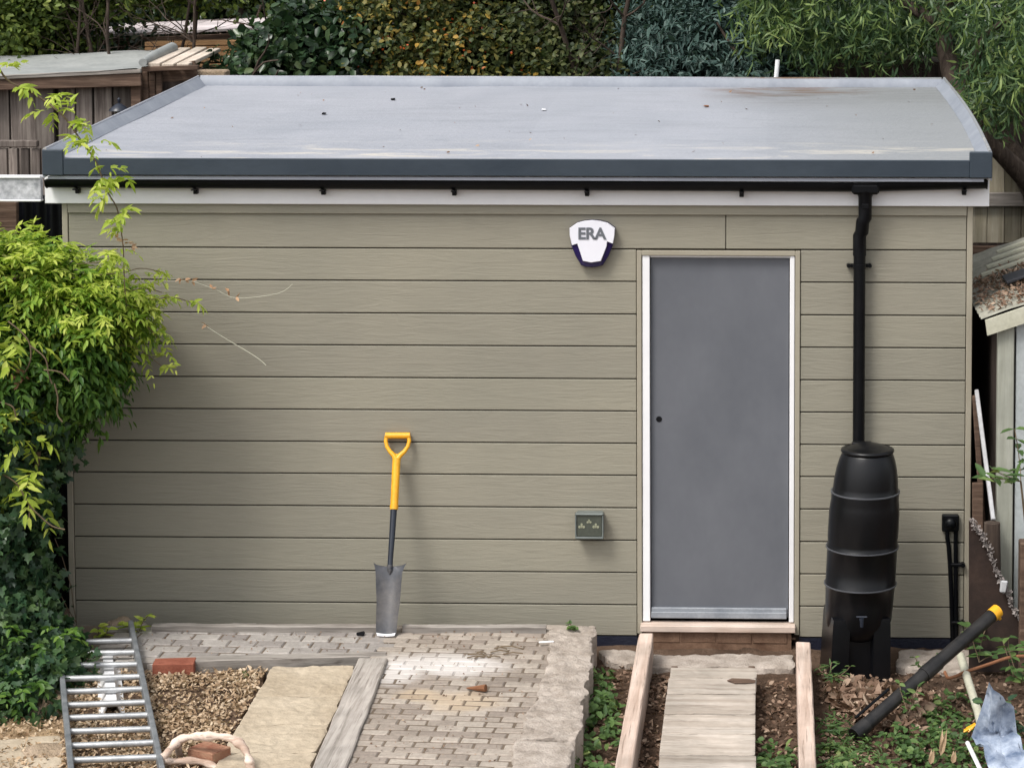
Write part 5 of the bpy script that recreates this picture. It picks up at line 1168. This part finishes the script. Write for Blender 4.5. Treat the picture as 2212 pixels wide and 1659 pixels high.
# the long shoot arching down in front of the roof corner
sh=[(-60,500,0),(60,690,0),(250,790,0),(420,900,0),(560,1020,0),(660,1160,0),(760,1300,0),(830,1400,0),(880,1530,0)]
sh2=[(940,20),(1010,140),(1040,300),(1065,480),(1075,760),(1095,1020)]
SP=[u1(x,y,-.75) for x,y,_ in sh]+[U(*k8(x,y),Y=-.75+.03*i) for i,(x,y) in enumerate(sh2)]
Q=smoothpath(SP,5); m.tube(Q,[.006-.0035*i/len(Q) for i in range(len(Q))],7); m.build('stem','twig',wis,60)
PP=[];AA=[]; tuft=[(60,580),(180,760),(520,820),(440,960),(640,1000),(790,1080),(700,1240),(830,1220),(950,1450),(1020,1540),(880,1560)]
for x,y in tuft:
    p=u1(x,y,-.76)
    for _ in range(3): PP.append(tuple(p+Vector(rs.normal(size=3)*.012))); AA.append(unit(rs.normal(size=3)*.8+np.array([.2,-.2,.3])))
for x,y in ((900,60),(1050,180),(960,270),(1080,320),(1000,540),(960,560),(930,540)):
    p=U(*k8(x,y),Y=-.75)
    for _ in range(2): PP.append(tuple(p)); AA.append(unit(rs.normal(size=3)*.7+np.array([.1,-.2,.1])))
V,Fa=pinnate(np.array([tuple(p) for p in PP]),np.array(AA),rs,4,.10,.062,.021,.4); npmesh('shoot_foliage',V,Fa,4,'wist2',wis)
PP=[U(*k8(x,y),Y=-.7) for x,y in ((1010,400),(1060,420),(1110,440),(1140,480))]+[U(*k8(x,y),Y=-.3) for x,y in ((1560,750),(1600,760),(1660,765),(1830,830),(1980,860),(2040,910),(1780,1150))]
P=np.array([tuple(p) for p in PP]); P=np.repeat(P,3,0); V,Fa=leaves(P,rs.normal(size=P.shape)-np.array([0,0,.5]),rs.normal(size=P.shape),.035,.016,'lance'); npmesh('dried_foliage',V,Fa,4,'pale' if False else 'deadleaf',wis)
# ivy below
iv=thing('ivy',(U(40,1500,Y=-.8).x,-.8,0),'dark green ivy hanging below the wisteria down to the ground at left','climber')
ib=[B(0,900,-.75,.27,.3,.25),B(85,930,-.6,.14,.25,.16),B(-10,1080,-.8,.22,.3,.32),B(40,1040,-.7,.14,.25,.2),B(10,1220,-.8,.20,.25,.28),B(-40,1280,-.9,.28,.3,.35),B(35,1360,-.95,.20,.25,.22),B(30,1460,-1.1,.20,.25,.16),B(110,1400,-.9,.12,.2,.10),B(20,1505,-1.3,.30,.24,.17),B(75,1480,-1.2,.14,.2,.12),B(60,1450,-1.15,.24,.24,.16),B(-80,1450,-1.2,.3,.3,.3),B(175,1385,-1.0,.06,.12,.06)]
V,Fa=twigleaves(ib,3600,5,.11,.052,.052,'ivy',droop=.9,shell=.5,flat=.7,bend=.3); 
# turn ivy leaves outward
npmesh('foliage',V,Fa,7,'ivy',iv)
rs=np.random.default_rng(19)
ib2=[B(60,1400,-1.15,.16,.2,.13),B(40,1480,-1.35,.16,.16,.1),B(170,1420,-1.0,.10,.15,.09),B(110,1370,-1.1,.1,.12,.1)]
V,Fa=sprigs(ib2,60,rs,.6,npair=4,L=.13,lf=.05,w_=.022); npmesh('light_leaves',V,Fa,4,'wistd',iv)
ib3=[B(30,940,-1.05,.10,.12,.07),B(80,1010,-.95,.10,.12,.07),B(10,730,-1.05,.08,.1,.05),B(90,1060,-.95,.06,.1,.05)]
V,Fa=sprigs(ib3,36,rs,.6,npair=4,L=.14,lf=.075,w_=.024); npmesh('yellow_leaves',V,Fa,4,'wist2',iv)
m=MB(); kq=K(0,900,3.6867)
for pts in ([(0,160),(110,200),(140,300),(150,330)],[(470,0),(500,120),(495,260),(540,330)],[(20,780),(150,870),(240,1030),(330,1130),(450,1230),(560,1260)],[(260,1050),(250,1200)]):
    m.tube(smoothpath([U(*kq(x,y),Y=-1.1) for x,y in pts]),.0045,6)
for pts in ([(70,1120),(200,1230),(260,1330),(260,1470),(190,1600)],[(260,1330),(390,1440),(420,1580),(450,1660)],[(380,1540),(520,1560),(600,1640)]):
    m.tube(smoothpath([U(*k8(x,y),Y=-1.05) for x,y in pts]),.0042,6)
for dx in (-.1,.05,.15): m.tube([U(40,1560,Y=-.9)+Vector((dx,0,-.1)),U(30,1100,Y=-.8)+Vector((dx*.6,0,0)),U(40,800,Y=-.6)+Vector((dx,0,0))],[.03,.022,.014],8)
m.build('stem','twig',iv,60)
P=np.array([tuple(U(*k8(x,y),Y=-1.02)) for x,y in [(random.gauss(150,22),random.gauss(1550,42)) for _ in range(30)]]); V,Fa=leaves(P,rs.normal(size=P.shape)-np.array([0,0,1]),rs.normal(size=P.shape),.05,.028,'oval'); npmesh('dead_leaves',V,Fa,4,'deadleaf',iv)
# dark hedge core behind wisteria / at far left edge
bl_=[(XL-.75,-.6,z,.45,.45,.5) for z in (.3,.9,1.5)]+[(XL-.9,-1.6,z,.4,.5,.45) for z in (.3,.8)]
V,Fa=twigleaves(bl_,1500,5,.15,.06,.05,'ivy',droop=.5,shell=.5); npmesh('inner_foliage',V,Fa,7,'ivy',iv)
# plants by the ladder top, thin seedling against the wall
def plant(name,px,py,Z,h,n,lf,w_,mat,label,tm='oval',seed=0,spread=.5,cat='plant'):
    rs=np.random.default_rng(seed); p=U(px,py,Z=Z); t=thing(name,p,label,cat); m=MB(); P=[];D=[]
    for s_ in range(max(2,n//9)):
        d=Vector((rs.normal()*spread,rs.normal()*spread,1)).normalized(); q=Vector(p); pts=[q.copy()]
        for i in range(5):
            d=(d+Vector(rs.normal(size=3)*.12)).normalized(); q=q+d*h/5; pts.append(q.copy())
            for _ in range(2): P.append(tuple(q)); D.append(tuple(Vector((rs.normal(),rs.normal(),.25))))
        m.tube(pts,.0025,5)
    m.build('stem','twig',t,60); P=np.array(P);D=np.array(D); V,Fa=leaves(P,D,unit(rs.normal(size=P.shape)*.3+np.array([0,-.2,1])),lf*(.7+.6*rs.random(len(P))),w_,tm,.3); npmesh('leaves',V,Fa,Fa.shape[1],mat,t); return t
plant('seedling',300,1365,.1,.10,22,.06,.03,'wist2','bright green seedling at the foot of the wall above the ladder',seed=1,spread=.9)
plant('seedling',216,1388,.05,.13,24,.055,.03,'wist2','pale green seedling between hedge and ladder top',seed=2,spread=.9)
plant('tall_weed',165,1345,.05,.5,14,.035,.012,'ivy','thin dark weed leaning up the wall at left',seed=4,spread=.5)
plant('small_weed',548,1462,.03,.05,18,.035,.02,'weed','small weed at the edge of the gravel bed by the slabs',seed=5,spread=1.2)
plant('small_weed',370,1705 -30,.0,.05,20,.04,.02,'weed','small weed beside the right rail of the ladder',seed=6,spread=1.2)
plant('moss_tuft',1235,1360,.115,.035,26,.03,.018,'weed','moss and weed tuft on top of the concrete edging',seed=7,spread=1.2)
ap=plant('apple_shoot',2205,1040,1.10,.28,34,.09,.035,'weed','leafy shoot at the right edge before the green shed',seed=8,spread=.8); q=ap.location; m=MB(); m.tube([(q.x+.12,q.y,-.07),(q.x+.07,q.y,.5),tuple(q)],[.012,.009,.005],7); m.build('branch','twig',ap,60)
plant('leafy_weed',2115,1430,.05,.2,34,.06,.03,'weed','leafy weed above the rusty rod',seed=12,spread=.9)
plant('leafy_weed',2205,1480,.05,.25,60,.06,.035,'weed','dense leafy weed at the right edge above the blue sheet',seed=13,spread=.9)
plant('leafy_weed',2220,1600,.05,.3,60,.06,.035,'ivy','dark leafy weed at the right edge over the blue sheet',seed=14,spread=.8)
plant('leafy_weed',2000,1452,.03,.12,24,.04,.02,'weed','weed growing over the middle of the black pipe',seed=15,spread=.9)
plant('leafy_weed',1960,1545,.03,.16,18,.045,.02,'weed','weed sprouting in front of the lower black pipe',seed=16,spread=.6)
plant('grass_weed',1800,1470,.0,.12,40,.055,.01,'weed','grassy weed at the foot of the water butt stand',seed=17,spread=.9,tm='lance')

# ground stuff
def scat(poly,n,dens=None):
    xs=[p[0] for p in poly]; ys=[p[1] for p in poly]; out=[]
    while len(out)<n:
        x=random.uniform(min(xs),max(xs)); y=random.uniform(min(ys),max(ys))
        if poly_in(poly,x,y) and (dens is None or random.random()<dens(x,y)): out.append((x,y))
    return out
gp=[G(180,1430,0),G(590,1432,0),G(585,1450,0),G(470,1660,0),G(440,1760,0),G(120,1760,0),G(150,1500,0)]
m=rough(gp,-.06,.04,.02,.012,'','',4); o=m.build('gravel_bed','soil',None,60); tag(o,'tan earth bed under wood chips',None,None,'structure')
gp2=[G(-80,1540,0),G(150,1540,0),G(160,1760,0),G(-80,1760,0)]
m=rough(gp2,-.06,-.01,.03,.012,'','',4); o=m.build('path_earth','earth',None,60); tag(o,'tan earth at the lower left',None,None,'structure')
scatter_leaves('wood_chips',scat(gp,11500,lambda x,y:.45+.55*(fbm(x,y,3.5)>-.1)),lambda x,y:.044,.021,.012,'dryleaf','tan wood chips and dry leaves covering the bed beside the ladder',lift=.02)
scatter_leaves('dry_leaves',scat(gp2,1500,lambda x,y:.3+.7*(fbm(x,y,3)>0)),lambda x,y:.0,.022,.013,'dryleaf','dry leaves on the earth at the lower left',lift=.015)
dp1=[G(1290,1405,0),G(1376,1405,0),G(1300,1800,0),G(1215,1800,0)]; dp2=[G(1412,1430,0),G(1446,1440,0),G(1400,1800,0),G(1345,1800,0)]; dp3=[G(1636,1440,0),G(1716,1440,0),G(1722,1800,0),G(1632,1800,0)]; dp4=[G(1768,1420,0),G(2200,1420,0),G(2300,1800,0),G(1780,1800,0)]
allp=[]
for q,n in ((dp1,450),(dp2,600),(dp3,600),(dp4,2200)): allp+=scat(q,n,lambda x,y:.35+.65*(fbm(x,y,4)>0))
scatter_leaves('leaf_litter',allp,lambda x,y:gz(x,y)+.003,.024,.015,'litter','brown leaf litter over the soil beside the boardwalk',lift=.02)
lpile=[G(1785,1452,.0),G(1880,1468,0),G(2010,1500,0),G(1985,1560,0),G(1890,1550,0),G(1800,1500,0)]
scatter_leaves('leaf_pile',scat(lpile,1500),lambda x,y:gz(x,y)+.01,.045,.03,'litter','heap of curled brown leaves at the foot of the water butt',lift=.045,flat=1.1)
scatter_leaves('paving_debris',scat([G(300,1360,.1),G(1180,1360,.1),G(1120,1650,.1),G(780,1650,.1),G(850,1420,.1),G(300,1410,.1)],420),lambda x,y:.104,.011,.007,'litter','tiny leaf bits and crumbs scattered over the paving',lift=.004)
_a=(zs_b-zf)/(YB-YF)
scatter_leaves('roof_specks',[(random.uniform(rl+.25,rr_-.2),YF+.05+(YB-YF-.2)*random.random()) for _ in range(45)],lambda x,y:zf+_a*(y-YF)+.004,.018,.012,'litter','tiny leaf bits scattered over the flat roof',lift=.004)
# clods
rs=np.random.default_rng(3); m=MB(); 
for x,y in scat(dp1,70)+scat(dp2,60)+scat(dp3,70)+scat(dp4,240):
    r=float(rs.uniform(.008,.026)); V=[]; z=gz(x,y)
    for i in range(5):
        for j in range(7):
            th=math.pi*i/4; ph=2*math.pi*j/7; d=Vector((math.sin(th)*math.cos(ph),math.sin(th)*math.sin(ph),math.cos(th))); rr=r*(1+.5*noise.noise(d*1.7+Vector((x*9,y*9,0)))); V.append((x+d.x*rr*1.3,y+d.y*rr,z+d.z*rr*.7+r*.2))
    m.add(V,[(i*7+j,i*7+(j+1)%7,(i+1)*7+(j+1)%7,(i+1)*7+j) for i in range(4) for j in range(7)])
o=m.build('soil_clods','soil',None,60); tag(o,'clods and small stones scattered on the soil',None,None,'stuff')
def weedstuff(name,poly,n,h,lf,w_,mat,label,dens=None,tm='oval'):
    pts=scat(poly,n,dens); P=[];D=[];rs=np.random.default_rng(len(pts)); N=[]
    for x,y in pts:
        hh=h*(.4+.9*rs.random())
        for i in range(9):
            P.append((x+rs.normal()*.02,y+rs.normal()*.02,gz(x,y)+hh*(.2+.8*rs.random()))); D.append(rs.normal(size=3)*np.array([1,1,.35])); N.append(rs.normal(size=3)*.3+np.array([0,-.25,1]))
    P=np.array(P); V,Fa=leaves(P,np.array(D),unit(np.array(N)),lf*(.6+.8*rs.random(len(P))),w_*(.7+.6*rs.random(len(P))),tm,.3); o=npmesh(name,V,Fa,Fa.shape[1],mat); return tag(o,label,None,None,'stuff')
weedstuff('nettles',[G(1288,1420,0),G(1318,1440,0),G(1335,1560,0),G(1310,1700,0),G(1230,1700,0),G(1245,1590,0),G(1268,1500,0)],60,.10,.042,.027,'weed','green nettles along the foot of the concrete edging')
weedstuff('nettles',[G(1645,1600,0),G(1700,1600,0),G(1715,1720,0),G(1640,1720,0)],24,.10,.042,.026,'weed','green nettles between boardwalk and right rail')
weedstuff('ground_weeds',[G(1770,1580,0),G(1860,1590,0),G(2000,1560,0),G(2110,1540,0),G(2300,1560,0),G(2300,1800,0),G(1800,1800,0)],250,.09,.036,.023,'weed','low leafy weeds covering the ground at lower right',lambda x,y:.25+.75*(fbm(x,y,5)>-.15))
weedstuff('grass_tufts',[G(1765,1520,0),G(1850,1540,0),G(1900,1600,0),G(1800,1640,0)],40,.06,.05,.01,'weed','grass tufts beside the right rail',tm='lance')
weedstuff('ground_weeds',[G(1900,1500,0),G(2130,1480,0),G(2150,1560,0),G(1950,1580,0)],30,.07,.04,.024,'weed','sparse weeds around the black pipe')
for i,(px,py) in enumerate(((2032,1632),(2010,1650),(2058,1648))):
    t_=['tall tan dry leaf standing in the weeds at the bottom edge','pale dry leaf left of the tall tan one in the weeds','pale dry leaf right of the tall tan one in the weeds'][i]
    P=np.array([tuple(U(px,py,Z=.0))]*2); V,Fa=leaves(P,np.array([[.1,0,1],[.25,-.2,1]]),np.array([[0,-1,.2]]*2),(.11,.06,.05)[i],.022,'lance',.6); V=V*1.0; o=npmesh('dry_leaf',V,Fa,4,'dryleaf',None,tuple(U(px,py,Z=.03))); tag(o,t_,'leaf')
# specks on the roof
for i,(px,py,c,lab) in enumerate(((1175,240,'white','white speck on the middle of the roof'),(1525,232,'rustrod','small red brown leaf on the roof'),(700,248,'dark','dark speck on the roof left of centre'),(849,217,'dark','dark leaf scrap near the back of the roof'))):
    t=(py-345)/(185-345); y=YF+(YB-YF)*0; 
    # find point on roof plane
    v=_f*F+_r*(px-PPX)+_d*(py-PPY); a_=(zs_b-zf)/(YB-YF); s_=(zf+a_*(CAM.y-YF)-CAM.z)/(v.z-a_*v.y); p=CAM+v*s_
    m=MB(); m.frame(p+Vector((0,0,.008)),Vector((1,.2,0)).normalized(),Vector((-.2,1,0)).normalized(),Vector((0,0,1)),.013,.022,.004,.002,.003); top('roof_debris',m,c,lab,'debris')
for o in bpy.data.objects:
    if o.type=='MESH' and o.parent is None and 'kind' not in o and 'label' not in o: print('untagged',o.name)
